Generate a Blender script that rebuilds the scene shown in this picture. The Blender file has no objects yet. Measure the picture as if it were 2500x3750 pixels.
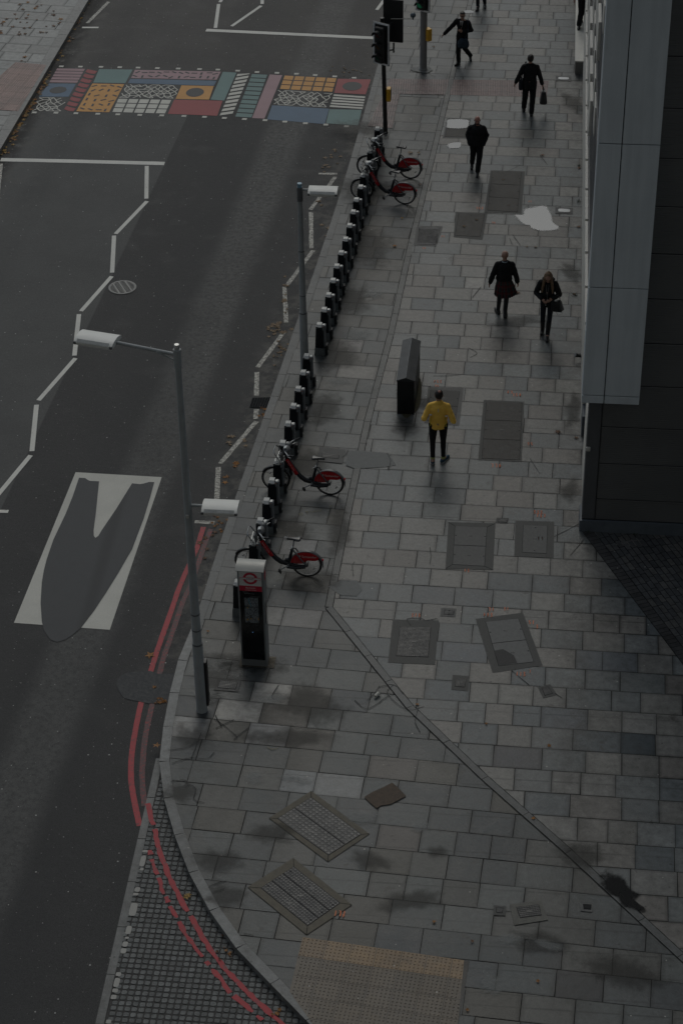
import bpy, math, random
import numpy as np
from mathutils import Vector, Matrix, Euler, noise as mn
random.seed(7)
rad = math.radians
S = bpy.context.scene
# ------------------------------------------------------------------ camera
F0, CXD, CYD, HC = 4778.7, 784., 1176., 24.6        # focal length and centre on a 1568x2352 picture, camera height
dv = np.array([112, 6684, F0]); dv /= np.linalg.norm(dv)
sv = np.array([567, -3426, F0]); sv -= dv * (sv @ dv); sv /= np.linalg.norm(sv)
WZ = -dv; WY = sv; WX = np.cross(WY, WZ)
RW = np.array([WX, WY, WZ])
cam_d = bpy.data.cameras.new('camera'); cam = bpy.data.objects.new('camera', cam_d)
S.collection.objects.link(cam); S.camera = cam
m3 = np.array([RW @ [1, 0, 0], RW @ [0, -1, 0], RW @ [0, 0, -1]]).T
mw = Matrix([[*m3[0], 0], [*m3[1], 0], [*m3[2], HC], [0, 0, 0, 1]])
cam.matrix_world = mw
cam_d.sensor_fit = 'VERTICAL'; cam_d.sensor_height = 24; cam_d.sensor_width = 16
cam_d.lens = 24 * F0 / 2352; cam_d.clip_start = .5; cam_d.clip_end = 2000
# ------------------------------------------------------------------ light
SUN_EL, SUN_AZ = 46., -4.          # degrees above the horizon; degrees east of the street's far end
w = bpy.data.worlds.new('World'); S.world = w; w.use_nodes = True
wn = w.node_tree; bg = wn.nodes['Background']
sky = wn.nodes.new('ShaderNodeTexSky'); sky.sky_type = 'NISHITA'; sky.sun_disc = False
sky.sun_elevation = rad(SUN_EL); sky.sun_rotation = rad(SUN_AZ)
sky.air_density = 1.0; sky.dust_density = 3.2; sky.ozone_density = 1.0
hsv = wn.nodes.new('ShaderNodeHueSaturation'); hsv.inputs['Saturation'].default_value = .5
wn.links.new(sky.outputs[0], hsv.inputs['Color']); tnt = wn.nodes.new('ShaderNodeMix'); tnt.data_type = 'RGBA'; tnt.blend_type = 'MULTIPLY'; tnt.inputs[0].default_value = 1; tnt.inputs[7].default_value = (.94, 1, 1.01, 1)
wn.links.new(hsv.outputs[0], tnt.inputs[6]); wn.links.new(tnt.outputs[2], bg.inputs[0]); bg.inputs[1].default_value = .15
sl = bpy.data.lights.new('sun', 'SUN'); sl.energy = 0.5; sl.angle = rad(30); sl.color = (1, .95, .88)
sun = bpy.data.objects.new('sun', sl); S.collection.objects.link(sun)
sd = Vector((math.sin(rad(SUN_AZ)) * math.cos(rad(SUN_EL)), math.cos(rad(SUN_AZ)) * math.cos(rad(SUN_EL)), math.sin(rad(SUN_EL))))
sun.rotation_euler = sd.to_track_quat('Z', 'Y').to_euler()
S.view_settings.view_transform = 'Standard'; S.view_settings.look = 'None'
S.view_settings.exposure = -1.4; S.view_settings.gamma = 1
S.cycles.max_bounces = 6; S.cycles.diffuse_bounces = 3; S.cycles.use_denoising = True
# ------------------------------------------------------------------ helpers
K = 2500 / 1568.
def G(px, py, z=0.):
    """point on the level z under pixel (px,py) of the 2500x3750 photograph"""
    r = RW @ np.array([px / K - CXD, py / K - CYD, F0]); t = (z - HC) / r[2]
    return Vector((r[0] * t, r[1] * t, z))
def YP(px, py, Y):
    r = RW @ np.array([px / K - CXD, py / K - CYD, F0]); t = Y / r[1]
    return Vector((r[0] * t, Y, HC + r[2] * t))
def crop(ox, oy, k): return lambda x, y, z=0.: G(ox + x * k, oy + y * k, z)
C1 = crop(0, 0, 1250 / 1568); C2 = crop(1250, 0, 1250 / 1568); C3 = crop(0, 940, 1250 / 1568)
C4 = crop(1250, 940, 1250 / 1568); C5 = crop(0, 1880, 1250 / 1568); C6 = crop(1250, 1880, 1250 / 1568)
C7 = crop(0, 2810, 1250 / 1568); C8 = crop(1250, 2810, 1250 / 1568)
RZ = -.12   # road level
col = S.collection
def lin(c):
    if isinstance(c, (int, float)): c = (c, c, c)
    return (c[0], c[1], c[2], 1)
MATS = {}
class NT:
    def __init__(s, name):
        s.m = bpy.data.materials.new(name); s.m.use_nodes = True; s.t = s.m.node_tree; s.b = s.t.nodes['Principled BSDF']
    def n(s, typ, **kw):
        o = s.t.nodes.new('ShaderNode' + typ)
        for k, v in kw.items():
            if k.startswith('i_'): o.inputs[k[2:]].default_value = v
            elif k[0] == 'i' and k[1:].isdigit(): o.inputs[int(k[1:])].default_value = v
            else: setattr(o, k, v)
        return o
    def l(s, a, b): s.t.links.new(a, b)
    def math(s, op, a, b=None, c=None, clamp=False):
        o = s.n('Math', operation=op); o.use_clamp = clamp
        for i, v in enumerate((a, b, c)):
            if v is None: continue
            if isinstance(v, (int, float)): o.inputs[i].default_value = v
            else: s.l(v, o.inputs[i])
        return o.outputs[0]
    def co(s): return s.n('TexCoord').outputs['Object']
    def noise(s, v, scale, detail=4, rough=.6, out=0):
        o = s.n('TexNoise'); o.inputs['Scale'].default_value = scale; o.inputs['Detail'].default_value = detail
        o.inputs['Roughness'].default_value = rough; s.l(v, o.inputs['Vector']); return o.outputs[out]
    def ramp(s, v, a, b, lo=0., hi=1.):
        o = s.n('MapRange'); o.interpolation_type = 'SMOOTHSTEP'; o.inputs[1].default_value = a; o.inputs[2].default_value = b
        o.inputs[3].default_value = lo; o.inputs[4].default_value = hi; s.l(v, o.inputs[0]); return o.outputs[0]
    def mix(s, f, a, b, mode='MIX'):
        o = s.n('Mix', data_type='RGBA'); o.blend_type = mode
        for i, v in ((0, f), (6, a), (7, b)):
            if isinstance(v, (int, float)) and i == 0: o.inputs[0].default_value = v
            elif isinstance(v, (tuple, float, int)): o.inputs[i].default_value = lin(v)
            else: s.l(v, o.inputs[i])
        return o.outputs[2]
    def dots(s, v, scale, size, keep=.5):
        o = s.n('TexVoronoi', voronoi_dimensions='2D'); o.inputs['Scale'].default_value = scale; s.l(v, o.inputs['Vector'])
        sp = s.n('SeparateColor'); s.l(o.outputs['Color'], sp.inputs[0])
        lim = s.math('MULTIPLY', s.math('ADD', sp.outputs[1], .25), size * scale)
        near = s.math('LESS_THAN', o.outputs['Distance'], lim)
        return s.math('MULTIPLY', near, s.math('LESS_THAN', sp.outputs[0], keep))
    def band(s, v, a, b, half, soft):
        d = Vector((b[0] - a[0], b[1] - a[1], 0)).normalized(); nx, ny = -d.y, d.x
        o = s.n('VectorMath', operation='DOT_PRODUCT'); s.l(v, o.inputs[0]); o.inputs[1].default_value = (nx, ny, 0)
        sg = s.math('SUBTRACT', o.outputs['Value'], nx * a[0] + ny * a[1])
        if half is None: return s.ramp(sg, -soft, soft)
        return s.ramp(s.math('ABSOLUTE', sg), half, half + soft, 1, 0)
    def bump(s, h, strength, dist=.01):
        o = s.n('Bump'); o.inputs['Strength'].default_value = strength; o.inputs['Distance'].default_value = dist
        s.l(h, o.inputs['Height']); s.l(o.outputs[0], s.b.inputs['Normal'])
    def fin(s, colr, rough=.6, metal=0., spec=.5):
        if isinstance(colr, tuple): s.b.inputs['Base Color'].default_value = lin(colr)
        else: s.l(colr, s.b.inputs['Base Color'])
        if isinstance(rough, (int, float)): s.b.inputs['Roughness'].default_value = rough
        else: s.l(rough, s.b.inputs['Roughness'])
        s.b.inputs['Metallic'].default_value = metal; s.b.inputs['Specular IOR Level'].default_value = spec
        return s.m
def M(name, c, rough=.6, metal=0., var=.18, scale=6., bump=0., bscale=60., spec=.5):
    """procedural paint / metal / cloth: base colour broken up by two noises"""
    if name in MATS: return MATS[name]
    if isinstance(c, (int, float)): c = (c, c, c)
    s = NT(name); v = s.co()
    n1 = s.noise(v, scale, 5); n2 = s.noise(v, scale * 9, 3)
    f = s.math('ADD', s.math('MULTIPLY', n1, .7), s.math('MULTIPLY', n2, .3))
    f = s.ramp(f, .3, .7)
    lo = tuple(x * (1 - var) for x in c); hi = tuple(min(1, x * (1 + var)) for x in c)
    cc = s.mix(f, lo, hi)
    r = s.ramp(n1, .3, .7, max(.02, rough - .08), min(1, rough + .08))
    if bump: s.bump(s.noise(v, bscale, 3), bump)
    MATS[name] = s.fin(cc, r, metal, spec); return MATS[name]
class MB:
    def __init__(s): s.v = []; s.f = []; s.mi = []; s.col = []
    def face(s, pts, mi=0, c=None):
        b = len(s.v); s.v += [tuple(p) for p in pts]; s.f.append(list(range(b, b + len(pts)))); s.mi.append(mi); s.col.append(c)
    def mesh(s, vs, fs, mi=0, c=None):
        b = len(s.v); s.v += [tuple(p) for p in vs]
        for f in fs: s.f.append([b + i for i in f]); s.mi.append(mi); s.col.append(c)
    def box(s, c, d, mi=0, rot=None, taper=1., bev=0.):
        hx, hy, hz = d[0] / 2, d[1] / 2, d[2] / 2
        if bev > 0:
            prof = [(-hx + bev, -hy), (hx - bev, -hy), (hx, -hy + bev), (hx, hy - bev), (hx - bev, hy), (-hx + bev, hy), (-hx, hy - bev), (-hx, -hy + bev)]
            n = 8; rings = [(-hz, 1 - bev / max(hx, hy)), (-hz + bev, 1), (hz - bev, taper), (hz, taper * (1 - bev / max(hx, hy)))]
            vs = []
            for z, k in rings: vs += [Vector((x * k, y * k, z)) for x, y in prof]
            fs = [[r * n + i, r * n + (i + 1) % n, (r + 1) * n + (i + 1) % n, (r + 1) * n + i] for r in range(3) for i in range(n)]
            fs += [list(range(n))[::-1], [3 * n + i for i in range(n)]]
        else:
            vs = [Vector((x * (taper if z > 0 else 1), y * (taper if z > 0 else 1), z)) for z in (-hz, hz) for x, y in ((-hx, -hy), (hx, -hy), (hx, hy), (-hx, hy))]
            fs = [[3, 2, 1, 0], [4, 5, 6, 7], [0, 1, 5, 4], [1, 2, 6, 5], [2, 3, 7, 6], [3, 0, 4, 7]]
        if rot: vs = [rot @ v for v in vs]
        s.mesh([v + Vector(c) for v in vs], fs, mi)
    def tube(s, pts, r, mi=0, n=10, cap=True):
        pts = [Vector(p) for p in pts]; N = len(pts)
        rs = r if isinstance(r, (list, tuple)) else [r] * N
        vs = []; up = None
        for i, p in enumerate(pts):
            t = (pts[min(i + 1, N - 1)] - pts[max(i - 1, 0)]).normalized()
            if up is None:
                up = Vector((0, 0, 1)) if abs(t.z) < .9 else Vector((1, 0, 0))
            a = t.cross(up).normalized(); b = a.cross(t).normalized(); up = b
            vs += [p + (a * math.cos(2 * math.pi * k / n) + b * math.sin(2 * math.pi * k / n)) * rs[i] for k in range(n)]
        fs = [[i * n + k, i * n + (k + 1) % n, (i + 1) * n + (k + 1) % n, (i + 1) * n + k] for i in range(N - 1) for k in range(n)]
        if cap: fs += [list(range(n))[::-1], [(N - 1) * n + k for k in range(n)]]
        s.mesh(vs, fs, mi)
    def prism(s, poly, z0, z1, mi=0, c=None):
        """poly: xy points; extruded between z0 and z1"""
        n = len(poly); a = sum(poly[i][0] * poly[(i + 1) % n][1] - poly[(i + 1) % n][0] * poly[i][1] for i in range(n))
        if a < 0: poly = poly[::-1]
        vs = [(p[0], p[1], z0) for p in poly] + [(p[0], p[1], z1) for p in poly]
        fs = [list(range(n))[::-1], [n + i for i in range(n)]] + [[i, (i + 1) % n, n + (i + 1) % n, n + i] for i in range(n)]
        s.mesh(vs, fs, mi, c)
    def prism_xz(s, poly, y0, y1, mi=0):
        n = len(poly)
        vs = [(p[0], y0, p[1]) for p in poly] + [(p[0], y1, p[1]) for p in poly]
        fs = [list(range(n)), [n + i for i in range(n)][::-1]] + [[i, n + i, n + (i + 1) % n, (i + 1) % n] for i in range(n)]
        s.mesh(vs, fs, mi)
    def ring(s, c, R, r, mi=0, n=32, m=6, axis='Y', sq=1.):
        vs = []
        for i in range(n):
            a = 2 * math.pi * i / n
            for j in range(m):
                b = 2 * math.pi * j / m; rr = R + r * math.cos(b); h = r * sq * math.sin(b)
                p = {'Y': (rr * math.cos(a), h, rr * math.sin(a)), 'Z': (rr * math.cos(a), rr * math.sin(a), h), 'X': (h, rr * math.cos(a), rr * math.sin(a))}[axis]
                vs.append(Vector(c) + Vector(p))
        fs = [[i * m + j, ((i + 1) % n) * m + j, ((i + 1) % n) * m + (j + 1) % m, i * m + (j + 1) % m] for i in range(n) for j in range(m)]
        s.mesh(vs, fs, mi)
    def ell(s, c, r, mi=0, n=12, m=8, rot=None):
        vs = []
        for j in range(m + 1):
            th = math.pi * j / m
            for i in range(n):
                a = 2 * math.pi * i / n
                p = Vector((r[0] * math.sin(th) * math.cos(a), r[1] * math.sin(th) * math.sin(a), r[2] * math.cos(th)))
                vs.append(Vector(c) + (rot @ p if rot else p))
        fs = [[j * n + i, (j + 1) * n + i, (j + 1) * n + (i + 1) % n, j * n + (i + 1) % n] for j in range(m) for i in range(n)]
        s.mesh(vs, fs, mi)
    def build(s, name, mats, parent=None, smooth=False, kind=None, origin=None):
        me = bpy.data.meshes.new(name)
        vv = s.v if origin is None else [(x - origin[0], y - origin[1], z - origin[2]) for x, y, z in s.v]
        me.from_pydata(vv, [], s.f); me.update()
        if not isinstance(mats, (list, tuple)): mats = [mats]
        for m in mats: me.materials.append(m)
        me.polygons.foreach_set('material_index', s.mi)
        if any(c is not None for c in s.col):
            at = me.color_attributes.new('Col', 'FLOAT_COLOR', 'CORNER'); data = []
            for p, c in zip(me.polygons, s.col):
                if isinstance(c, list):
                    for q in c: data += list(lin(q))
                else: data += list(lin(c or (1, 1, 1))) * p.loop_total
            at.data.foreach_set('color', data)
        if smooth:
            me.polygons.foreach_set('use_smooth', [True] * len(me.polygons))
            try: me.set_sharp_from_angle(angle=rad(42))
            except Exception: pass
        o = bpy.data.objects.new(name, me); col.objects.link(o)
        if parent: o.parent = parent
        if kind: o['kind'] = kind
        if origin is not None: o.location = origin
        return o
def thing(name, label, cat, loc=(0, 0, 0), rz=0., group=None, scale=1.):
    o = bpy.data.objects.new(name, None); col.objects.link(o); o.empty_display_size = .2
    o.location = loc; o.rotation_euler = (0, 0, rz); o.scale = (scale,) * 3
    o['label'] = label; o['category'] = cat
    if group: o['group'] = group
    return o
def tag(o, label, cat, group=None):
    o['label'] = label; o['category'] = cat
    if group: o['group'] = group
    return o
def copy_tree(o, parent=None):
    c = o.copy(); col.objects.link(c); c.parent = parent
    for ch in o.children: copy_tree(ch, c)
    return c
def text(name, body, size, mat, parent, loc, rot=(0, 0, 0), ext=.0, sx=1., align='CENTER'):
    cu = bpy.data.curves.new(name, 'FONT'); cu.body = body; cu.size = size; cu.align_x = align; cu.align_y = 'CENTER'; cu.extrude = ext
    t = bpy.data.objects.new(name, cu); col.objects.link(t)
    dg = bpy.context.evaluated_depsgraph_get(); me = bpy.data.meshes.new_from_object(t.evaluated_get(dg))
    bpy.data.objects.remove(t); me.materials.clear(); me.materials.append(mat)
    o = bpy.data.objects.new(name, me); col.objects.link(o); o.parent = parent; o.location = loc; o.rotation_euler = rot; o.scale = (sx, 1, 1)
    return o
def clip(poly, hp):
    """Sutherland-Hodgman: poly against half planes (a,b): left of a->b kept"""
    for a, b in hp:
        if not poly: return []
        out = []; ex, ey = b[0] - a[0], b[1] - a[1]
        sd_ = [ex * (p[1] - a[1]) - ey * (p[0] - a[0]) for p in poly]
        for i in range(len(poly)):
            j = (i + 1) % len(poly)
            if sd_[i] >= 0: out.append(poly[i])
            if (sd_[i] >= 0) != (sd_[j] >= 0):
                t = sd_[i] / (sd_[i] - sd_[j]); out.append((poly[i][0] + t * (poly[j][0] - poly[i][0]), poly[i][1] + t * (poly[j][1] - poly[i][1])))
        poly = out
    return poly
def ccw(pts):
    pts = [(p[0], p[1]) for p in pts]; n = len(pts)
    a = sum(pts[i][0] * pts[(i + 1) % n][1] - pts[(i + 1) % n][0] * pts[i][1] for i in range(n))
    return pts if a > 0 else pts[::-1]
def hps(pts):
    pts = ccw(pts); return [(pts[i], pts[(i + 1) % len(pts)]) for i in range(len(pts))]
def slabs(mb, org, ang, ch, lens, region, z, pal, gap=.012, over=(), jit=.004, rjit=.006, mi=0, tilt=.0012, edge=.36):
    """running-bond stone slabs laid over a convex region, each its own face with its own colour"""
    regs_ = region if isinstance(region[0][0], (tuple, list)) or hasattr(region[0][0], 'x') else [region]
    region = [p for r_ in regs_ for p in r_]; RS = [hps(r_) for r_ in regs_]; ca, sa = math.cos(ang), math.sin(ang)
    loc = lambda p: ((p[0] - org[0]) * ca + (p[1] - org[1]) * sa, -(p[0] - org[0]) * sa + (p[1] - org[1]) * ca)
    wor = lambda x, y: (org[0] + x * ca - y * sa, org[1] + x * sa + y * ca)
    L = [loc(p) for p in region]; x0 = min(p[0] for p in L); x1 = max(p[0] for p in L); y0 = min(p[1] for p in L); y1 = max(p[1] for p in L)
    ov = [(loc(p), c) for p, c in over]
    r = math.floor(y0 / ch)
    while r * ch < y1:
        x = x0 - random.random() * max(lens); ya = r * ch; yb = ya + ch
        while x < x1:
            l_ = random.choice(lens) * (1 + random.uniform(-.04, .04)); g = gap / 2; j = lambda: random.uniform(-jit, jit)
            q = [(x + g + j(), ya + g + j()), (x + l_ - g + j(), ya + g + j()), (x + l_ - g + j(), yb - g + j()), (x + g + j(), yb - g + j())]
            c = None
            for p, cc in ov:
                if x <= p[0] < x + l_ and ya <= p[1] < yb: c = cc
            if c is None:
                c = random.choice(pal); k = 1 + random.uniform(-.09, .09); c = (c[0] * k, c[1] * k, c[2] * k)
            Q0 = [wor(*p) for p in q]; tz = [random.uniform(-tilt, tilt) for _ in range(3)]
            eg = random.uniform(.4, 1.3); kc = [random.uniform(-.05, .14)]
            for R in RS:
                P = clip(Q0, R)
                if len(P) < 3: continue
                n = len(P); H = lambda p: (p[0], p[1], z + tz[0] + (p[0] - Q0[0][0]) * tz[1] + (p[1] - Q0[0][1]) * tz[2])
                if edge <= 0: mb.face([H(p) for p in P], mi, c); continue
                mx, my = sum(p[0] for p in P) / n, sum(p[1] for p in P) / n; ke = 1 - edge * eg; ins = .2
                I = [(p[0] + (mx - p[0]) * ins, p[1] + (my - p[1]) * ins) for p in P]; ce = tuple(t * ke for t in c); cc_ = [tuple(t * (1 + k2) for t in c) for k2 in kc[:1] * n]
                mb.face([H(p) for p in I], mi, [cc_[0]] * n)
                for k in range(n): j2 = (k + 1) % n; mb.face([H(P[k]), H(P[j2]), H(I[j2]), H(I[k])], mi, [ce, ce, cc_[0], cc_[0]])
            x += l_
        r += 1
def bands(line, xr):
    """the ground right of a line, cut into convex strips"""
    return [[(a[0], a[1]), (b[0], b[1]), (xr, b[1]), (xr, a[1])] for a, b in zip(line, line[1:])]
def ribbon(mb, pts, wd, z, mi=0, jag=0., c=None, zs=None):
    """flat strip of width wd along xy pts"""
    pts = [Vector((p[0], p[1], 0)) for p in pts]
    if jag:
        q = [pts[0]]
        for a, b in zip(pts, pts[1:]):
            n = max(1, int((b - a).length / .12))
            q += [a + (b - a) * (i + 1) / n for i in range(n)]
        pts = q
    L = []; Rr = []
    for i, p in enumerate(pts):
        t = (pts[min(i + 1, len(pts) - 1)] - pts[max(i - 1, 0)]); n_ = Vector((-t.y, t.x, 0)).normalized()
        a = wd / 2 * (1 + random.uniform(-jag, jag)); b = wd / 2 * (1 + random.uniform(-jag, jag))
        L.append(p + n_ * a); Rr.append(p - n_ * b)
    for i in range(len(pts) - 1):
        mb.face([(L[i].x, L[i].y, z), (Rr[i].x, Rr[i].y, z), (Rr[i + 1].x, Rr[i + 1].y, z), (L[i + 1].x, L[i + 1].y, z)][::-1], mi, c)
def smooth_line(pts, n=4):
    """Catmull-Rom through xy points"""
    P = [Vector((p[0], p[1])) for p in pts]; P = [P[0] * 2 - P[1]] + P + [P[-1] * 2 - P[-2]]; out = []
    for i in range(1, len(P) - 2):
        for k in range(n):
            t = k / n; a, b, c, d = P[i - 1], P[i], P[i + 1], P[i + 2]
            out.append(.5 * ((2 * b) + (c - a) * t + (2 * a - 5 * b + 4 * c - d) * t * t + (3 * b - a - 3 * c + d) * t ** 3))
    out.append(P[-2]); return out
def blob(c, rx, ry, ang=0., n=26, rough=.18, seed=0):
    out = []
    for i in range(n):
        a = 2 * math.pi * i / n; k = 1 + rough * mn.noise(Vector((math.cos(a) * 1.6 + seed, math.sin(a) * 1.6, seed * 3.1))) * 2
        x, y = rx * k * math.cos(a), ry * k * math.sin(a)
        out.append((c[0] + x * math.cos(ang) - y * math.sin(ang), c[1] + x * math.sin(ang) + y * math.cos(ang)))
    return out
# ------------------------------------------------------------------ ground materials
def paving_mat(name, warm=0., gloss=.5):
    s = NT(name); v = s.co(); at = s.n('Attribute'); at.attribute_name = 'Col'; c = at.outputs['Color']
    n1 = s.noise(v, 1.1, 6, .62); n2 = s.noise(v, 7, 5, .65); n3 = s.noise(v, 55, 3, .6); n4 = s.noise(v, .35, 3)
    f = s.math('ADD', s.math('ADD', s.math('MULTIPLY', s.math('SUBTRACT', n1, .5), 1.1), s.math('MULTIPLY', s.math('SUBTRACT', n2, .5), 1.3)), s.math('ADD', s.math('MULTIPLY', s.math('SUBTRACT', n3, .5), .6), 1))
    f = s.math('ADD', f, s.math('MULTIPLY', s.math('SUBTRACT', n4, .5), .3))
    hs = s.n('VectorMath', operation='SCALE'); s.l(c, hs.inputs[0]); s.l(f, hs.inputs['Scale']); cc = hs.outputs[0]
    st = s.ramp(s.noise(v, 2.3, 5, .7), .60, .72)                       # brown damp stains
    cc = s.mix(s.math('MULTIPLY', st, .6), cc, (.055, .047, .038))
    sp = s.ramp(s.noise(v, 4.1, 4, .6), .66, .74); cc = s.mix(s.math('MULTIPLY', sp, .6), cc, (.04, .036, .032))
    for a, b, h_, so, k_ in ((G(1381, 560), G(945, 2060), .35, .7, .42), (Vector((G(1333 * K, 1220 * K).x - .12, 0, 0)), Vector((G(1333 * K, 1220 * K).x - .12, 9, 0)), .08, .45, .5), (G(1480, 940), G(1265, 1880), .05, .4, .35)):
        m_ = s.math('MULTIPLY', s.math('MULTIPLY', s.band(v, a, b, h_, so), s.ramp(s.noise(v, 2.6, 6, .7), .36, .62)), k_); cc = s.mix(m_, cc, (.045, .043, .038))
    gum = s.dots(v, 1.7, .014, .4); cc = s.mix(s.math('MULTIPLY', gum, .75), cc, (.42, .41, .37))
    gum2 = s.dots(v, 2.3, .020, .3); cc = s.mix(s.math('MULTIPLY', gum2, .4), cc, (.03, .03, .03))
    r = s.math('ADD', s.ramp(n1, .3, .7, gloss - .03, gloss + .05), s.ramp(n2, .3, .7, -.03, .03))
    s.bump(s.math('ADD', s.math('MULTIPLY', n2, 1.), s.math('MULTIPLY', n3, .35)), .5, .012)
    return s.fin(cc, r, 0, .42)
m_pave = paving_mat('paving_stone', 0, .46)
m_joint = M('joint_dirt', (.018, .017, .015), .9, var=.4)
m_kerb = paving_mat('kerb_granite')
# docks line and kerb line in plan, used for dirt bands in the asphalt
kerb_px = [(1381, 244), (1322, 450), (1250, 694), (1160, 965), (1065, 1240), (951, 1570), (861, 1825), (824, 1935), (785, 2050), (738, 2200), (690, 2330), (658, 2400), (626, 2520), (602, 2640), (587, 2740), (585, 2815), (602, 2930), (643, 3069), (695, 3202), (766, 3333), (826, 3422), (898, 3512), (994, 3607), (1046, 3656), (1132, 3750), (1230, 3850), (1350, 3960)]
kerb_w = [G(*p) for p in kerb_px]
kerb_w = [kerb_w[0] + (kerb_w[0] - kerb_w[2]).normalized() * 40] + kerb_w
lk_px = [(325, 0), (272, 95), (205, 228), (100, 395), (5, 540)]       # far-left kerb, top of its road face
lk_a, lk_b = G(325, 0), G(8, 538)
def road_mat():
    s = NT('asphalt'); v = s.co()
    fine = s.noise(v, 70, 3, .7); mid = s.noise(v, 9, 5, .65); big = s.noise(v, .8, 5, .6)
    base = s.mix(s.ramp(fine, .28, .72), (.010, .0125, .015), (.040, .044, .048))
    seamA, seamB = G(601, 606, RZ), G(8, 1857, RZ)
    seam = s.band(v, seamA, seamB, None, .025)
    old = s.mix(s.ramp(fine, .28, .72), (.086, .091, .091), (.135, .141, .139))
    base = s.mix(seam, old, base)
    # the far half beyond the crossing: older brownish surface
    fa, fb = G(200, 245, RZ), G(1350, 285, RZ)
    far = s.band(v, fb, fa, None, .25); brown = s.mix(s.ramp(fine, .3, .7), (.07, .066, .062), (.11, .104, .098))
    base = s.mix(s.math('MULTIPLY', far, .55), brown, base)
    # polished wheel track, its sky sheen painted in as pale colour, and paler worn lane
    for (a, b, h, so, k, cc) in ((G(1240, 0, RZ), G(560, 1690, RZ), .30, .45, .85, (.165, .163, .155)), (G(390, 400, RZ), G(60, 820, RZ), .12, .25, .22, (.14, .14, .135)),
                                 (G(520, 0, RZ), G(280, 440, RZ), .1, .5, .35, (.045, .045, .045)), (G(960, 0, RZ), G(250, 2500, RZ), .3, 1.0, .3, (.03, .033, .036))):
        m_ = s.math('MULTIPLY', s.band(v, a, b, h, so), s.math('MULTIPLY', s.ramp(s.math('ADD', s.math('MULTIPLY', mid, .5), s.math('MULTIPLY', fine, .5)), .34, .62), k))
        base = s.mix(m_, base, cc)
    # dirt along the gutters
    for a, b, h, so in ((kerb_w[3], kerb_w[7], .1, .8), (lk_a, lk_b, .1, 1.1)):
        spy = s.n('SeparateXYZ'); s.l(v, spy.inputs[0]); m_ = s.math('MULTIPLY', s.math('MULTIPLY', s.band(v, a, b, h, so), s.ramp(spy.outputs[1], 27, 31)), s.ramp(s.noise(v, 3.2, 6, .7), .42, .62)); base = s.mix(s.math('MULTIPLY', m_, .75), base, (.15, .142, .125))
    m_ = s.math('MULTIPLY', s.band(v, lk_a, lk_b, .22, .45), s.ramp(s.noise(v, 2.2, 6, .7), .36, .5)); base = s.mix(s.math('MULTIPLY', m_, .9), base, (.012, .011, .010))
    base = s.mix(s.ramp(big, .3, .7, 0, .25), base, (.03, .03, .03))
    wet = s.ramp(s.noise(v, 1.6, 5, .6), .5, .7)
    base = s.mix(s.math('MULTIPLY', s.dots(v, 3.1, .012, .28), .8), base, (.5, .5, .47))
    base = s.mix(s.math('MULTIPLY', s.dots(v, 6.5, .007, .35), .5), base, (.36, .36, .34))
    s.bump(s.math('ADD', fine, mid), .6, .01)
    return s.fin(base, s.ramp(wet, 0, 1, .72, .66), 0, .3)
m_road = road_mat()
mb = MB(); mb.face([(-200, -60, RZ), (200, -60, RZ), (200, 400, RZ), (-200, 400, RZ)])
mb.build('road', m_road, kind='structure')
# ------------------------------------------------------------------ pavements
pw = paving_mat
ca = ccw([(p.x, p.y) for p in kerb_w])
kend = kerb_w[-1]
inner = [Vector((p.x, p.y, 0)) for p in kerb_w]
def offset(line, d):
    out = []
    for i, p in enumerate(line):
        t = line[min(i + 1, len(line) - 1)] - line[max(i - 1, 0)]; n_ = Vector((-t.y, t.x, 0)).normalized(); out.append(p + n_ * d)
    return out
kin = offset(inner, .17) if offset(inner, .17)[5].x > inner[5].x else offset(inner, -.17)
BX, BY = G(1333 * K, 1220 * K).x, G(1333 * K, 1220 * K).y
foot = [(p.x, p.y) for p in kin] + [(12, kin[-1].y - 2), (12, 100)]
# strip of narrow stones dividing the two kinds of paving
strip_px = [(1568, 380), (1493, 940), (1430, 1225), (1345, 1545), (1270, 1880), (1204, 2235)]
s1 = [G(1493, 940), G(1204, 2235)]; s2 = [G(1204, 2235), G(2500, 3405)]
farend = s1[0] + (s1[0] - G(1345, 1545)).normalized() * 60
strip = [farend, G(1493, 940), G(1430, 1225), G(1345, 1545), G(1272, 1880), G(1204, 2225)]
strip2 = [G(1204, 2225), G(1500, 2590), G(1774, 2850), G(2080, 3120), G(2490, 3500), G(2800, 3790)]
mb = MB()
for r_ in bands(kin, 14): mb.prism(r_, RZ - .05, -.012)
if 1: pass
mb; mb.build('pavement_base', m_joint, kind='structure')
palA = [(.100, .108, .105), (.082, .090, .089), (.122, .130, .124), (.100, .096, .082), (.072, .080, .083), (.095, .102, .101), (.112, .112, .102)]
palB = [(.192, .186, .168), (.180, .176, .162), (.148, .156, .151), (.186, .176, .158), (.162, .168, .162), (.112, .124, .126), (.165, .154, .138), (.132, .142, .139)]
palBs = [(.185, .19, .186), (.175, .18, .178), (.20, .2, .192), (.165, .172, .172)]
palA = [tuple(x * .88 for x in c) for c in palA]
dark = (.075, .07, .06); light = (.30, .29, .265); brown = (.085, .078, .066)
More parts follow.
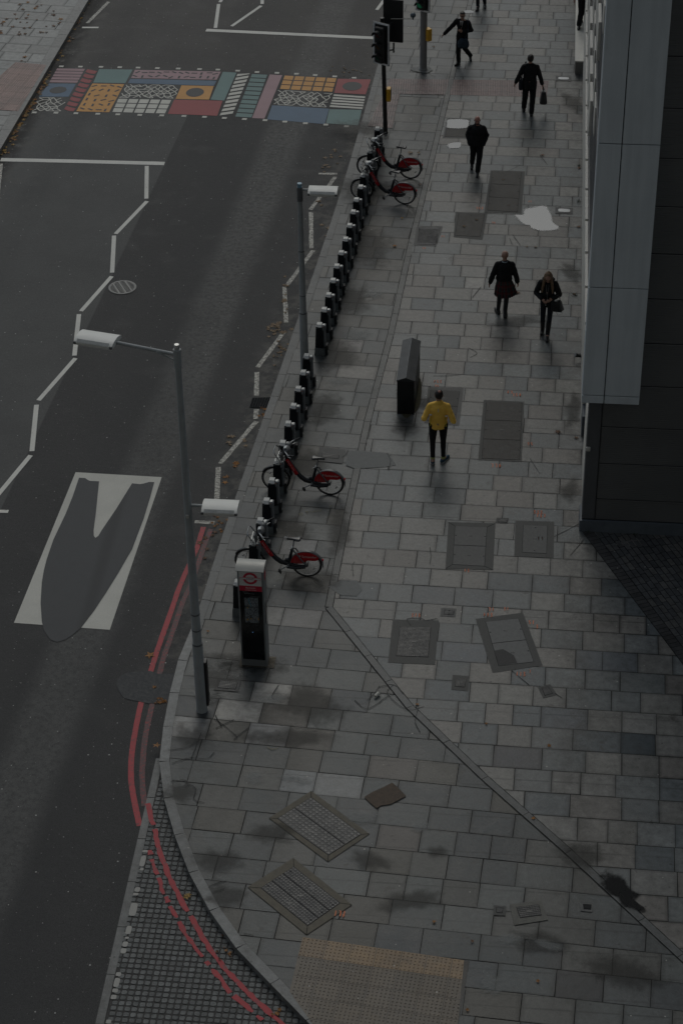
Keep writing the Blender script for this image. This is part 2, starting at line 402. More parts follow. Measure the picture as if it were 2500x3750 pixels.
ovA = [(G(960, 2540), light), (G(920, 2600), light), (G(735, 2660), (.25, .25, .24)), (G(1085, 2600), brown), (G(1115, 2700), brown), (G(1110, 2560), brown), (G(985, 2690), (.2, .2, .195)),
       (G(1035, 2250), (.23, .225, .21)), (G(1130, 2260), (.19, .185, .175)), (G(2190, 3610), (.045, .047, .048)), (G(1490, 2850), (.11, .10, .088)), (G(1450, 3100), (.11, .10, .09)),
       (G(1160, 2860), (.22, .225, .22)), (G(1090, 2870), (.19, .2, .2)), (G(1290, 1250), (.19, .18, .17)), (G(1320, 1350), (.2, .19, .17)), (G(1060, 2000), (.17, .17, .165)), (G(640, 3180), (.09, .085, .07))]
ovB = [(G(2390, 2725), (.055, .068, .075)), (G(1900, 3000), (.2, .2, .2)), (G(1820, 2780), (.08, .08, .082)), (G(2030, 2610), (.115, .125, .132)), (G(1655, 2390), (.12, .13, .137)),
       (G(1600, 2170), (.12, .128, .13)), (G(1700, 2170), (.12, .128, .13)), (G(2120, 2410), (.125, .135, .14)), (G(2220, 2415), (.12, .132, .14)), (G(1740, 1030), (.25, .24, .22)), (G(1760, 1060), (.25, .24, .225))]
mb = MB()
slabs(mb, G(1877.5, 3434.7), rad(-3.4), .557, [.58, .72, .72, .82, .9], bands(kin, 14), 0., palA, over=ovA)
mb.build('pavement_kerbside', m_pave, kind='structure')
mb = MB()
br_a, br_b = C6(1110, 95), C6(1568, 700); brd = (br_b - br_a).normalized()
bigB = bands([p for p in strip[:-1]] + strip2, 14)
slabs(mb, G(2200, 2678.6), rad(-1.0), .5565, [.5, .62, .62, .75, .84], bigB, .008, palB, over=ovB, tilt=.0012)
mb.build('pavement_inner', m_pave, kind='structure')
mb = MB()   # the base under the second layer so that joints read dark there too

for r_ in bigB: mb.face([(x, y, .0032) for x, y in ccw(r_)])
mb.build('pavement_bedding', m_joint, kind='structure')
# dividing strip of narrow stones
mb = MB()
def stones(mb, line, wd, z0, z1, ln, base, var=.12, gap=.012):
    for a, b in zip(line, line[1:]):
        L = (b - a).length; n = max(1, round(L / ln)); t = (b - a).normalized(); n_ = Vector((-t.y, t.x, 0)) * wd / 2
        for i in range(n):
            p, q = a + t * (L * i / n + gap / 2), a + t * (L * (i + 1) / n - gap / 2); k = 1 + random.uniform(-var, var); zz = z1 + .0025 + random.uniform(-.001, .001)
            mb.prism([(p + n_)[:2], (p - n_)[:2], (q - n_)[:2], (q + n_)[:2]], z0, zz, 0, tuple(x * k for x in base))
stones(mb, smoothed := [Vector((p.x, p.y, 0)) for p in strip], .13, -.01, .010, .9, (.132, .134, .126))
stones(mb, [Vector((p.x, p.y, 0)) for p in strip2], .13, -.01, .010, .9, (.118, .121, .117))
mb.build('channel_stones', m_kerb, kind='structure')
mb = MB(); ribbon(mb, strip, .158, .0098, 0, .05); ribbon(mb, strip2, .158, .0101, 0, .05); mb.build('channel_joint', m_joint, kind='structure')
# near kerb
mid = [(a + b) / 2 for a, b in zip(inner, kin)]
km = [Vector((p[0], p[1], 0)) for p in smooth_line([m[:2] for m in mid[1:]], 2)]; km = [mid[0]] + km
mb = MB()
def along(line, step):
    out = [line[0]]; acc = 0
    for a, b in zip(line, line[1:]):
        L = (b - a).length; t = 0
        while acc + (L - t) >= step: t += step - acc; acc = 0; out.append(a + (b - a) * t / L)
        acc += L - t
    return out
ks = along(km, .92)
for i, (a, b) in enumerate(zip(ks, ks[1:])):
    t = (b - a).normalized(); n_ = Vector((-t.y, t.x, 0)) * .085; k = 1 + random.uniform(-.12, .12)
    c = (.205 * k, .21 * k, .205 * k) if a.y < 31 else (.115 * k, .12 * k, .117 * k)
    p, q = a + t * .006, b - t * .006; z = .006 + random.uniform(-.003, .003)
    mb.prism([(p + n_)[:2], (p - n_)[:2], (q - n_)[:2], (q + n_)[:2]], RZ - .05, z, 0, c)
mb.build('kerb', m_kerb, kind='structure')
# far-left pavement
d = (lk_b - lk_a).normalized(); A0, A1 = lk_a - d * 40, lk_b + d * 60; nl = Vector((-d.y, d.x, 0)); nl = nl if nl.x < 0 else -nl
regL = [A0[:2], A1[:2], (A1 + nl * 30)[:2], (A0 + nl * 30)[:2]]
mb = MB(); mb.prism([(A0 + nl * .1)[:2], (A1 + nl * .1)[:2], (A1 + nl * 30)[:2], (A0 + nl * 30)[:2]], RZ - .05, -.012); mb.build('far_pavement_base', m_joint, kind='structure')
regL2 = [(A0 + nl * .3)[:2], (A1 + nl * .3)[:2], (A1 + nl * 30)[:2], (A0 + nl * 30)[:2]]
palL = [(.215, .222, .212), (.20, .208, .20), (.232, .236, .226), (.21, .212, .202)]
mb = MB(); slabs(mb, G(200, 20), math.atan2(-.09, 1), .61, [.75, .9, 1.0], regL2, 0, palL); mb.build('far_pavement', m_pave, kind='structure')
mb = MB(); lkm = along([A0 + nl * .15, A1 + nl * .15], .95)
for a, b in zip(lkm, lkm[1:]):
    n_ = nl * .145; k = 1 + random.uniform(-.1, .1); p, q = a + d * .006, b - d * .006
    mb.prism([(p + n_)[:2], (p - n_)[:2], (q - n_)[:2], (q + n_)[:2]], RZ - .05, .005, 0, (.2 * k, .2 * k, .19 * k))
mb.build('far_kerb', m_kerb, kind='structure')
# ------------------------------------------------------------------ blister paving
def tactile(name, quadpx, f, tile, c, z, rows=None, toprow=None, ang=None):
    P = [f(*p) for p in quadpx]; mb = MB(); n = len(P); R = hps([p[:2] for p in P])
    e = (P[1] - P[0]).normalized(); ang = math.atan2(e.y, e.x) if ang is None else ang; ca_, sa_ = math.cos(ang), math.sin(ang)
    loc = lambda p: ((p[0] - P[0].x) * ca_ + (p[1] - P[0].y) * sa_, -(p[0] - P[0].x) * sa_ + (p[1] - P[0].y) * ca_)
    wor = lambda x, y: (P[0].x + x * ca_ - y * sa_, P[0].y + x * sa_ + y * ca_)
    L = [loc(p) for p in P]; x1 = max(p[0] for p in L); x0 = min(p[0] for p in L); y0 = min(p[1] for p in L); y1 = max(p[1] for p in L)
    i0 = math.floor(x0 / tile - .01); j1 = math.ceil(y1 / tile - .01)
    mb.face([(p[0], p[1], z - .002) for p in ccw([q[:2] for q in P])], 0, (.03, .028, .025))
    for i in range(i0, math.ceil(x1 / tile)):
        for j in range(math.floor(y0 / tile - .01), j1):
            g = .004; q = [(i * tile + g, j * tile + g), ((i + 1) * tile - g, j * tile + g), ((i + 1) * tile - g, (j + 1) * tile - g), (i * tile + g, (j + 1) * tile - g)]
            pl = clip([wor(*t) for t in q], R)
            if len(pl) < 3: continue
            cc = c
            if toprow and j == -1: cc = toprow
            k = 1 + random.uniform(-.1, .1); cc = tuple(x * k for x in cc)
            mb.face([(p[0], p[1], z) for p in pl], 0, cc)
            for u in range(6):
                for v_ in range(6):
                    X, Y = wor((i + (u + .5) / 6) * tile, (j + (v_ + .5) / 6) * tile)
                    if any((b[0] - a[0]) * (Y - a[1]) - (b[1] - a[1]) * (X - a[0]) < .014 * math.hypot(b[0] - a[0], b[1] - a[1]) for a, b in R): continue
                    r0, r1, hh = 0.0155, .008, .006
                    vs = [(X + r0 * math.cos(t * math.pi / 3), Y + r0 * math.sin(t * math.pi / 3), z) for t in range(6)] + [(X + r1 * math.cos(t * math.pi / 3), Y + r1 * math.sin(t * math.pi / 3), z + hh) for t in range(6)]
                    mb.mesh(vs, [[t, (t + 1) % 6, 6 + (t + 1) % 6, 6 + t] for t in range(6)] + [[6, 7, 8, 9, 10, 11]], 0, tuple(x * .8 for x in cc))
    return mb.build(name, m_pave, kind='structure')
tactile('blister_paving', [(1108, 3432), (1718, 3520), (1672, 3780), (1660, 3900), (1200, 3830), (1060, 3632)], G, .40, (.132, .108, .080), .0085, toprow=(.225, .155, .088), ang=math.atan2((G(1718, 3520) - G(1108, 3432)).y, (G(1718, 3520) - G(1108, 3432)).x))
tactile('blister_paving_crossing', [(1424, 289), (2008, 297), (2000, 355), (1460, 347), (1437, 470), (1345, 465), (1412, 289)][:1] + [(2008, 297), (2000, 357), (1404, 343)], G, .40, (.20, .135, .125), .0115)
tactile('blister_paving_ramp', [(1404, 343), (1463, 345), (1436, 470), (1345, 463)], G, .40, (.20, .138, .128), .0115)
tactile('blister_paving_far', [(58, 228), (172, 238), (68, 408), (-130, 396)], G, .40, (.27, .175, .15), .0085)
# ------------------------------------------------------------------ dark brick apron
mb = MB(); bw = [br_a - brd * .3, br_b + brd * 9]
nr = Vector((brd.y, -brd.x, 0)); nr = nr if nr.x > 0 else -nr
reg = [bw[0][:2], bw[1][:2], (bw[1] + nr * 14)[:2], (bw[0] + nr * 14)[:2]]
reg = clip(ccw(reg), [((14, BY + .2), (-14, BY + .2)), ((0, 5), (1, 5))][:1])
mb.face([(p[0], p[1], .009) for p in reg], 0, (.012, .012, .012))
slabs(mb, br_a, math.atan2(brd.y, brd.x), .115, [.235], reg, .012, [(.10, .10, .098), (.088, .09, .09), (.115, .112, .105), (.078, .08, .081)], gap=.014, jit=.002, edge=0)
mb.build('brick_apron', m_pave, kind='structure')
# soldier course along its edge
mb = MB(); L = (bw[1] - bw[0]).length; n = int(L / .115)
for i in range(n):
    p = bw[0] + brd * (i * .115 + .005); q = p + brd * .103; o1 = nr * .01; o2 = nr * .215; k = 1 + random.uniform(-.15, .15)
    mb.face([(t.x, t.y, .016) for t in (p + o1, q + o1, q + o2, p + o2)], 0, (.068 * k, .067 * k, .066 * k))
mb.face([(t.x, t.y, .014) for t in (bw[0], bw[1], bw[1] + nr * .22, bw[0] + nr * .22)], 0, (.01, .01, .01))
mb.build('brick_edging', m_pave, kind='structure')
# ------------------------------------------------------------------ setts by the corner
e_out = [C7(710, 0, RZ), C7(440, 1179, RZ)]; de = (e_out[1] - e_out[0]).normalized()
eA, eB = C7(718, -40, RZ), e_out[1] + de * 3; ne = Vector((-de.y, de.x, 0)); ne = ne if ne.x > 0 else -ne
def sett_mat():
    s = NT('granite_setts'); v = s.co(); at = s.n('Attribute'); at.attribute_name = 'Col'
    n2 = s.noise(v, 9, 5, .65); n3 = s.noise(v, 60, 3, .6); f = s.math('ADD', s.math('MULTIPLY', n2, 1.0), s.math('MULTIPLY', n3, .9))
    hs = s.n('VectorMath', operation='SCALE'); s.l(at.outputs['Color'], hs.inputs[0]); s.l(f, hs.inputs['Scale'])
    s.bump(s.math('ADD', n2, n3), .6, .02); return s.fin(hs.outputs[0], .55, 0, .45)
m_sett = sett_mat()
reg = ccw([(eA + ne * .13)[:2], (eB + ne * .13)[:2], (eB + ne * 9)[:2], (eA + ne * 9)[:2]])
kk = [p for p in kin]
mb = MB(); mb.face([(p[0], p[1], RZ + .004) for p in reg], 0, (.03, .028, .026))
def sett_region():
    R = hps(reg); st_ = .108; k = 0
    dx = G(800, 3500, RZ) - G(500, 3485, RZ); an = math.atan2(dx.y, dx.x) - rad(1.2); ca_, sa_ = math.cos(an), math.sin(an); o = C7(440, 1179, RZ)
    for j in range(-6, 62):
        for i in range(-12, 70):
            x, y = i * st_, j * st_ * 1.0 - 0
            X, Y = o.x + x * ca_ - y * sa_, o.y + x * sa_ + y * ca_
            if not all((b[0] - a[0]) * (Y - a[1]) - (b[1] - a[1]) * (X - a[0]) > -.02 for a, b in R): continue
            # skip what lies far under the pavement
            kx = min(kerb_w, key=lambda p: abs(p.y - Y)).x
            if X > kx + .4: continue
            h = st_ / 2 - .010; z = RZ + .012 + random.uniform(-.003, .003); q = []
            for cx, cy in ((-1, -.6), (-.6, -1), (.6, -1), (1, -.6), (1, .6), (.6, 1), (-.6, 1), (-1, .6)):
                lx, ly = cx * h + random.uniform(-.004, .004), cy * h + random.uniform(-.004, .004); q.append((X + lx * ca_ - ly * sa_, Y + lx * sa_ + ly * ca_))
            qi = [(X + (a - X) * .92, Y + (b - Y) * .92) for a, b in q]; kc = random.uniform(.75, 1.2); c = (.150 * kc, .156 * kc, .152 * kc)
            vs = [(a, b, RZ + .003) for a, b in q] + [(a, b, z) for a, b in qi]
            mb.mesh(vs, [[t, (t + 1) % 8, 8 + (t + 1) % 8, 8 + t] for t in range(8)] + [[8 + t for t in range(8)]], 0, c)
sett_region(); mb.build('granite_setts', m_sett, kind='structure')
mb = MB(); stones(mb, [eA + ne * .065, eB + ne * .065], .13, RZ - .04, RZ + .012, .95, (.15, .155, .152)); mb.build('edge_stones', m_kerb, kind='structure')
# ------------------------------------------------------------------ paint
def paint(name, c, wear=.35, under=(.06, .062, .062), rough=.6, scale=16.):
    if name in MATS: return MATS[name]
    s = NT(name); v = s.co(); n1 = s.noise(v, scale, 6, .75); n2 = s.noise(v, 90, 3, .7); n3 = s.noise(v, 1.3, 4)
    f = s.ramp(s.math('ADD', s.math('MULTIPLY', n1, .65), s.math('MULTIPLY', n2, .35)), .5 + (.5 - wear) * .35, .58 + (.5 - wear) * .35)
    cc = s.mix(s.ramp(n2, .3, .7), tuple(x * .82 for x in c), c); cc = s.mix(s.ramp(n3, .35, .7, 0, .3), cc, tuple(x * .62 for x in c))
    MATS[name] = s.fin(s.mix(s.math('MULTIPLY', f, .8), cc, under), rough, 0, .4); return MATS[name]
p_white = paint('white_line_paint', (.76, .75, .69), .3); p_worn = paint('worn_line_paint', (.64, .62, .55), .62, (.10, .095, .085))
p_red = paint('red_line_paint', (.46, .05, .06), .45); p_redw = paint('worn_red_paint', (.34, .05, .055), .75)
p_red2 = paint('red_over_setts', (.46, .05, .06), .42, (.1, .1, .1), scale=9.)
ZP = RZ + .004
def marks(name, mat, segs, wd, f, z=ZP, jag=0., miss=0.):
    mb = MB()
    for sg in segs:
        ribbon(mb, [f(*p, z) for p in sg], wd, z, 0, jag)
    if miss:
        kp = [i for i in range(len(mb.f)) if random.random() > miss]; mb.f = [mb.f[i] for i in kp]; mb.mi = [mb.mi[i] for i in kp]; mb.col = [mb.col[i] for i in kp]
    return mb.build(name, mat, kind='structure')
W_ = .105
marks('zigzag_line', p_white, [[(675, 762), (673, 912)], [(676, 924), (532, 1074)], [(525, 1082), (516, 1252)]], W_, C1)
marks('zigzag_line_lower', p_white, [[(514, 90), (373, 250)], [(364, 264), (343, 454)], [(348, 466), (178, 660)], [(169, 680), (148, 893)], [(142, 912), (-30, 1120)], [(-60, 1168), (40, 1170)]], W_, C3)
marks('zigzag_line_kerbside', p_worn, [[(1463, 797), (1548, 798)], [(1540, 812), (1425, 963)], [(1428, 974), (1430, 1140)], [(1438, 1150), (1320, 1308)]], W_, C1, jag=.12)
marks('zigzag_line_kerbside_lower', p_worn, [[(1307, 138), (1314, 302)], [(1305, 345), (1183, 508)], [(1180, 530), (1178, 640)], [(1178, 700), (1174, 745)], [(1178, 756), (1012, 950)], [(1003, 966), (997, 1118)], [(895, 1217), (985, 1222)]], W_, C3, jag=.12)
marks('zigzag_line_far', p_white, [[(1005, 18), (990, 128)], [(1010, 10), (1060, -60)], [(1200, 26), (1064, 120)], [(1204, 18), (1206, -60)], [(378, 126), (454, 126)], [(1785, -30), (1730, 45)]], W_, C1)
marks('zigzag_line_far_left', p_worn, [[(500, 8), (402, 106)], [(515, -5), (560, -70)], [(6, 752), (-10, 900)]], W_, C1, jag=.1)
marks('stop_line', p_white, [[(5, 733), (330, 740), (756, 751)]], .2, C1)
marks('stop_line_far', p_white, [[(947, 138), (1568, 167), (1740, 175)]], .2, C1)
# white panel with a dark overpainted shape
CB = crop(0, 1650, .4464)
mb = MB(); mb.face([CB(*p, ZP)[:] for p in [(622, 177), (117, 1413), (902, 1470), (1328, 218)]]); mb.build('white_road_panel', paint('white_panel_paint', (.62, .61, .55), .12), kind='structure')
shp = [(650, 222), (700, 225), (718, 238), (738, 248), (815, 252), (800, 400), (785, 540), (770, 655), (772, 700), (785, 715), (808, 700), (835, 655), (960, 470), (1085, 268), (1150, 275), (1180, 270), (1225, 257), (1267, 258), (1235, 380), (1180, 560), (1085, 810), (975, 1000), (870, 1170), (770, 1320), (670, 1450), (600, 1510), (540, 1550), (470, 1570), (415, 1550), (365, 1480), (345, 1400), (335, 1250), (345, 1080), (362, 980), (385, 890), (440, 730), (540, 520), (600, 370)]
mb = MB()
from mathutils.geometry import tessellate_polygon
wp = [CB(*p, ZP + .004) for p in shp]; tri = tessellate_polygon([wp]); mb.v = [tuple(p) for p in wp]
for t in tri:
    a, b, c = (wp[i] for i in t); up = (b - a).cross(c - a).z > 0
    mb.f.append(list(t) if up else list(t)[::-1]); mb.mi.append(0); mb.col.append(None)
def cover_mat():
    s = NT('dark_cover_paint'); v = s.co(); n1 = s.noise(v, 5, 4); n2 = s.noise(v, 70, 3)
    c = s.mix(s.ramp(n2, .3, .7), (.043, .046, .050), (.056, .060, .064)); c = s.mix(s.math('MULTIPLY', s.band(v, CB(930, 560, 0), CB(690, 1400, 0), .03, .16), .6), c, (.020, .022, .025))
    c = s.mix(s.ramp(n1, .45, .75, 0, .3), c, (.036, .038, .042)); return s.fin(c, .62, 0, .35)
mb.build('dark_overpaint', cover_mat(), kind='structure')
# red route double lines
ro = [[(935, 62), (920, 110), (905, 160), (875, 225), (845, 290), (820, 350), (800, 410), (765, 510), (742, 575), (720, 640), (686, 748)], [(655, 846), (638, 920), (622, 1000), (608, 1090), (602, 1179), (605, 1240), (612, 1290), (630, 1380), (642, 1435)]]
marks('red_line', p_red, [[p for p in smooth_line(sg, 3)] for sg in ro], .10, C5, jag=.05)
ri = [[(968, 72), (945, 130), (925, 190), (898, 265), (875, 330), (835, 420), (795, 540), (770, 610), (755, 650), (732, 742)], [(703, 858), (690, 920), (676, 980), (662, 1080), (654, 1179), (655, 1230), (662, 1310), (664, 1345)]]
marks('red_line_inner', p_redw, [[p for p in smooth_line(sg, 3)] for sg in ri], .10, C5, jag=.12)
ZS = RZ + .0165
rs = [[(680, 165), (700, 245), (720, 320), (735, 390), (765, 470), (800, 550), (850, 640), (900, 725), (950, 810), (1010, 895), (1080, 975), (1150, 1045), (1230, 1120), (1330, 1210)]]
ri2 = [[(688, 380), (710, 460), (735, 520), (750, 570), (775, 620), (815, 690), (850, 760), (900, 830), (960, 910), (1010, 970), (1060, 1035), (1120, 1085), (1180, 1140), (1280, 1240)]]
marks('red_line_on_setts', p_red2, [smooth_line(rs[0], 4)], .082, C7, ZS, jag=.4, miss=.05)
marks('red_line_on_setts_inner', p_red2, [smooth_line(ri2[0], 4)], .07, C7, ZS, jag=.5, miss=.15)
# painted setts
mb = MB()
for x, y, sx_, sy_ in [(668, 385, 24, 12), (657, 430, 24, 50), (652, 468, 18, 12), (632, 561, 24, 22), (625, 582, 24, 12), (613, 652, 34, 60), (592, 747, 26, 38), (584, 783, 18, 10), (576, 812, 24, 24), (568, 843, 26, 24), (545, 950, 24, 18), (537, 988, 26, 42), (530, 1025, 26, 18), (523, 1055, 26, 20), (500, 1168, 24, 18), (485, 1215, 24, 30)]:
    c = C7(x, y, ZS); a = C7(x + sx_ / 2, y, ZS); b = C7(x, y + sy_ / 2, ZS); rx = (a - c).length; ry = (b - c).length
    mb.face([(p[0], p[1], ZS) for p in ccw([(c.x + rx * math.copysign(abs(math.cos(t)) ** .5, math.cos(t)), c.y + ry * math.copysign(abs(math.sin(t)) ** .5, math.sin(t))) for t in [k * math.pi / 8 for k in range(16)]])])
mb.build('white_painted_setts', paint('white_sett_paint', (.42, .41, .38), .25), kind='structure')
# tar and repair patches
mb = MB(); c = C5(705, 797, RZ); mb.face([(x, y, RZ + .008) for x, y in ccw(blob(c, .62, .48, -.2, seed=3))]); mb.build('tarmac_patch', M('fresh_tarmac', (.034, .037, .040), .7, var=.2, scale=20, bump=.3), kind='structure')
mb = MB()
P = [C8(*p) for p in [(1175, 512), (1188, 486), (1225, 474), (1262, 484), (1290, 505), (1310, 535), (1340, 566), (1372, 590), (1352, 615), (1385, 645), (1408, 668), (1388, 690), (1352, 668), (1318, 662), (1280, 640), (1262, 600), (1215, 585), (1180, 545)]]
P = [Vector((p.x, p.y)) for p in P]; c_ = sum(P, Vector((0, 0))) / len(P); P = ccw([tuple(q) for q in smooth_line(P + [P[0]], 4)][:-1]); P = [(x + .03 * mn.noise(Vector((x * 9, y * 9, 3))), y + .03 * mn.noise(Vector((x * 9, y * 9, 7)))) for x, y in P]
OILY = P
m_rep = M('cement_repair', (.19, .195, .188), .75, var=.15, scale=8, bump=.3)
mb = MB()
for pts in ([(30, 900), (60, 892), (215, 905), (250, 960), (200, 968), (60, 975), (20, 960)],):
    mb.face([(p[0], p[1], 0.0145) for p in ccw([C4(*p)[:2] for p in pts])])
mb.face([(p[0], p[1], 0.0145) for p in ccw([C6(*p)[:2] for p in [(0, 310), (70, 310), (95, 350), (70, 382), (0, 380), (-60, 340)]])])
mb.build('cement_patch', m_rep, kind='structure')
# cracks, as thin dark fissures in the stones
mb = MB()
crk = [(C5, [[(985, 945), (1040, 985), (1090, 1030), (1075, 1040), (1145, 985)], [(990, 990), (1075, 950)], [(990, 930), (1020, 985)], [(775, 1090), (850, 1080), (905, 1050)], [(880, 1130), (905, 1060), (925, 1010)], [(790, 1150), (880, 1125), (950, 1130), (985, 1100)], [(1280, 790), (1250, 840), (1260, 860)]]),
       (C6, [[(170, 800), (240, 790), (285, 835)], [(60, 860), (110, 900), (160, 880), (200, 850), (240, 830)], [(175, 795), (150, 830), (120, 860)], [(350, 905), (338, 960), (362, 1010)], [(240, 790), (210, 830), (300, 905), (380, 890)], [(440, 485), (385, 495), (370, 487), (300, 487), (320, 520)], [(780, 725), (860, 790)], [(980, 830), (1010, 850)], [(975, 110), (1090, 50)], [(1050, 195), (1110, 125)], [(405, 158), (410, 200), (405, 235)], [(55, 290), (50, 240), (60, 225)]]),
       (C7, [[(850, 70), (900, 100), (890, 150), (940, 165)], [(960, 550), (1010, 530), (1040, 525)], [(975, 580), (1030, 560)], [(785, 70), (840, 60), (860, 70)], [(1120, 765), (1165, 775)], [(800, 95), (870, 85)]]),
       (C4, [[(580, 420), (622, 445), (590, 465)], [(865, 930), (910, 1000)], [(210, 905), (225, 940), (215, 985)], [(0, 925), (20, 910), (30, 890)], [(600, 190), (640, 140)], [(420, 550), (480, 550), (540, 545)]]),
       (C2, [[(770, 1095), (782, 1125)], [(785, 1080), (820, 1130)], [(910, 715), (945, 760)], [(400, 340), (430, 355)], [(820, 760), (760, 790)]])]
for f, ls in crk:
    for l_ in ls: ribbon(mb, [f(*p) for p in smooth_line(l_, 3)], .011, 0.0155, 0, .5)
mb.build('pavement_cracks', M('crack_grime', (.042, .042, .040), .9, var=.5, scale=20), kind='structure')
# orange surveyors' marks
m_org = paint('orange_spray', (.90, .24, .09), .3, (.14, .13, .12), scale=40.)
mb = MB()
def scrib(p, sx_, n=3):
    for k in range(n):
        x = p.x + (k - (n - 1) / 2) * sx_ * .55
        g = random.choice([[(0, .5), (.5, .5), (.1, 0), (.5, -.1), (.4, -.5), (0, -.5)], [(.2, .5), (.2, -.5), (.5, .1), (0, -.1)], [(0, .5), (.5, .4), (.4, -.5)], [(.5, .5), (0, .4), (.1, 0), (.5, -.1), (.4, -.45), (0, -.4)], [(.3, .5), (.25, -.5)]])
        ribbon(mb, [(x + a * sx_ * .45, p.y + b * sx_ * .9) for a, b in g], sx_ * .12, 0.0165, 0, .4)
for f, pts in ((C6, [(910, 12, .13, 3), (908, 118, .12, 2), (571, 265, .11, 2), (322, 470, .12, 1), (345, 470, .12, 2), (683, 443, .12, 2), (752, 441, .1, 2), (668, 468, .12, 3), (868, 503, .12, 2), (893, 522, .12, 1), (818, 740, .12, 3), (860, 728, .1, 1)]),
               (C4, [(438, 575, .12, 3), (434, 595, .1, 2), (768, 625, .13, 2), (800, 637, .14, 3), (862, 862, .12, 2), (705, 962, .15, 3), (405, 800, .05, 1), (898, 1176, .12, 3)]),
               (C2, [(630, 958, .13, 3), (862, 928, .1, 2), (765, 945, .08, 2), (695, 1025, .1, 2), (376, 1142, .1, 2), (462, 1088, .1, 2)]), (C8, [(3, 685, .07, 1)])):
    for x, y, s_, n in pts: scrib(f(x, y), s_, n)
scrib(G(900 + 890 * .3827, 2850 + 1300 * .3827), .13, 3)
mb.build('orange_spray_marks', m_org, kind='structure')
m_yel = paint('faded_yellow_spray', (.24, .21, .07), .6, (.13, .13, .12), scale=40.)
mb = MB()
for x, y, g in [(790, 1115, 'o'), (880, 1095, 't'), (950, 1085, 'n'), (1000, 1075, 'n'), (1060, 1060, 'u'), (1215, 1010, 'z')]:
    p = G(900 + x * .2551, 1600 + y * .2551); k = .07
    g = {'o': [(math.cos(t) * .5, math.sin(t) * .6) for t in [i * .8 for i in range(9)]], 't': [(-.6, .5), (.6, .5), (0, .5), (.1, -.6)], 'n': [(-.4, -.5), (-.4, .5), (.3, -.4), (.4, .5)], 'u': [(-.4, .5), (-.3, -.5), (.4, -.4), (.4, .5)], 'z': [(-.4, .4), (.4, .5), (-.3, -.5)]}[g]
    ribbon(mb, [(p.x + a * k, p.y + b * k) for a, b in g], .011, 0.0155, 0, .3)
a = C5(1255, 1070)
ribbon(mb, [(a.x + math.cos(t) * .1, a.y + math.sin(t) * .09) for t in [i * .5 for i in range(7, 13)]], .012, 0.0157, 0, .3)
mb.build('yellow_spray_marks', m_yel, kind='structure')
# soft-edged damp stains and smears soaked into the stones
def stain_mat(name, c, k, rough=.6, ns=7.):
    s = NT(name); v = s.co(); m_ = s.fin(c, rough, 0, .3)
    at = s.n('Attribute'); at.attribute_name = 'Col'; sp = s.n('SeparateColor'); s.l(at.outputs['Color'], sp.inputs[0]); tr = s.n('BsdfTransparent'); mx = s.n('MixShader')
    f = s.math('MULTIPLY', s.ramp(s.math('ADD', sp.outputs[0], s.math('MULTIPLY', s.math('SUBTRACT', s.noise(v, ns, 5, .7), .5), 1.5)), .15, 1.0), k)
    s.l(f, mx.inputs[0]); s.l(tr.outputs[0], mx.inputs[1]); s.l(s.b.outputs[0], mx.inputs[2]); s.l(mx.outputs[0], s.t.nodes['Material Output'].inputs[0]); return m_
def soft(mb, P, z, core=.45, grow=.15):
    n = len(P); cx, cy = sum(p[0] for p in P) / n, sum(p[1] for p in P) / n; I = [(cx + (p[0] - cx) * core, cy + (p[1] - cy) * core) for p in P]; O = [(cx + (p[0] - cx) * (1 + grow), cy + (p[1] - cy) * (1 + grow)) for p in P]
    mb.face([(x, y, z) for x, y in I], 0, (1., 1., 1.))
    for k in range(n): j = (k + 1) % n; mb.face([(*O[k], z), (*O[j], z), (*I[j], z), (*I[k], z)], 0, [(0., 0., 0.), (0., 0., 0.), (1., 1., 1.), (1., 1., 1.)])
mb = MB(); rs_ = random.Random(21)
for px, py, rx, ry in [(1130, 2570, .8, .45), (1060, 2700, .9, .3), (800, 2480, .5, .5), (960, 2440, .6, .35), (1330, 700, .9, .8), (1350, 900, .6, 1.), (1290, 1100, .5, .9), (1240, 1300, .5, .8), (1190, 1500, .4, .7), (1130, 1700, .5, .5), (1060, 1930, .6, .4), (1130, 2110, .7, .4), (1250, 1950, .25, .9),
                       (700, 2700, .35, .3), (670, 2900, .3, .25), (800, 3150, .45, .3), (830, 3280, .35, .3), (1350, 3150, .4, .2), (1600, 3120, .2, .18), (1000, 3050, .5, .25), (1500, 3300, .6, .25), (2130, 3130, .5, .3), (2280, 3560, .7, .3), (1980, 3450, .5, .3), (1480, 1560, .3, .5), (1560, 1480, .2, .3), (2090, 1000, .25, .6), (2100, 1500, .2, .8), (2080, 1800, .25, .4), (1900, 1180, .7, .25), (1300, 470, .9, .5), (2100, 380, .3, .9), (880, 2420, .7, .3), (770, 2560, .3, .25)]:
    soft(mb, ccw(blob(G(px, py), rx, ry, rs_.uniform(-.4, .4), seed=px * .1, rough=.25)), .0152, .35, .3)
mb.build('damp_stains', stain_mat('damp_stain', (.038, .036, .030), .45, .6, 5.), kind='structure')
mb = MB()
for px, py, rx, ry in [(1105, 2862, .16, .14), (1060, 2850, .2, .1), (930, 2850, .25, .18), (2010, 3465, .3, .12), (1860, 3440, .28, .1), (2350, 2960, .3, .2), (1330, 3000, .3, .2), (1800, 3600, .3, .2), (2000, 2940, .25, .2), (1540, 3030, .2, .15), (1000, 2560, .25, .12), (1300, 1230, .35, .3), (1250, 1400, .3, .2), (1370, 1080, .3, .25)]:
    soft(mb, ccw(blob(G(px, py), rx, ry, rs_.uniform(-.4, .4), seed=px * .1, rough=.25)), .0156, .3, .3)
mb.build('bleached_stains', stain_mat('bleached_stain', (.30, .31, .30), .42), kind='structure')
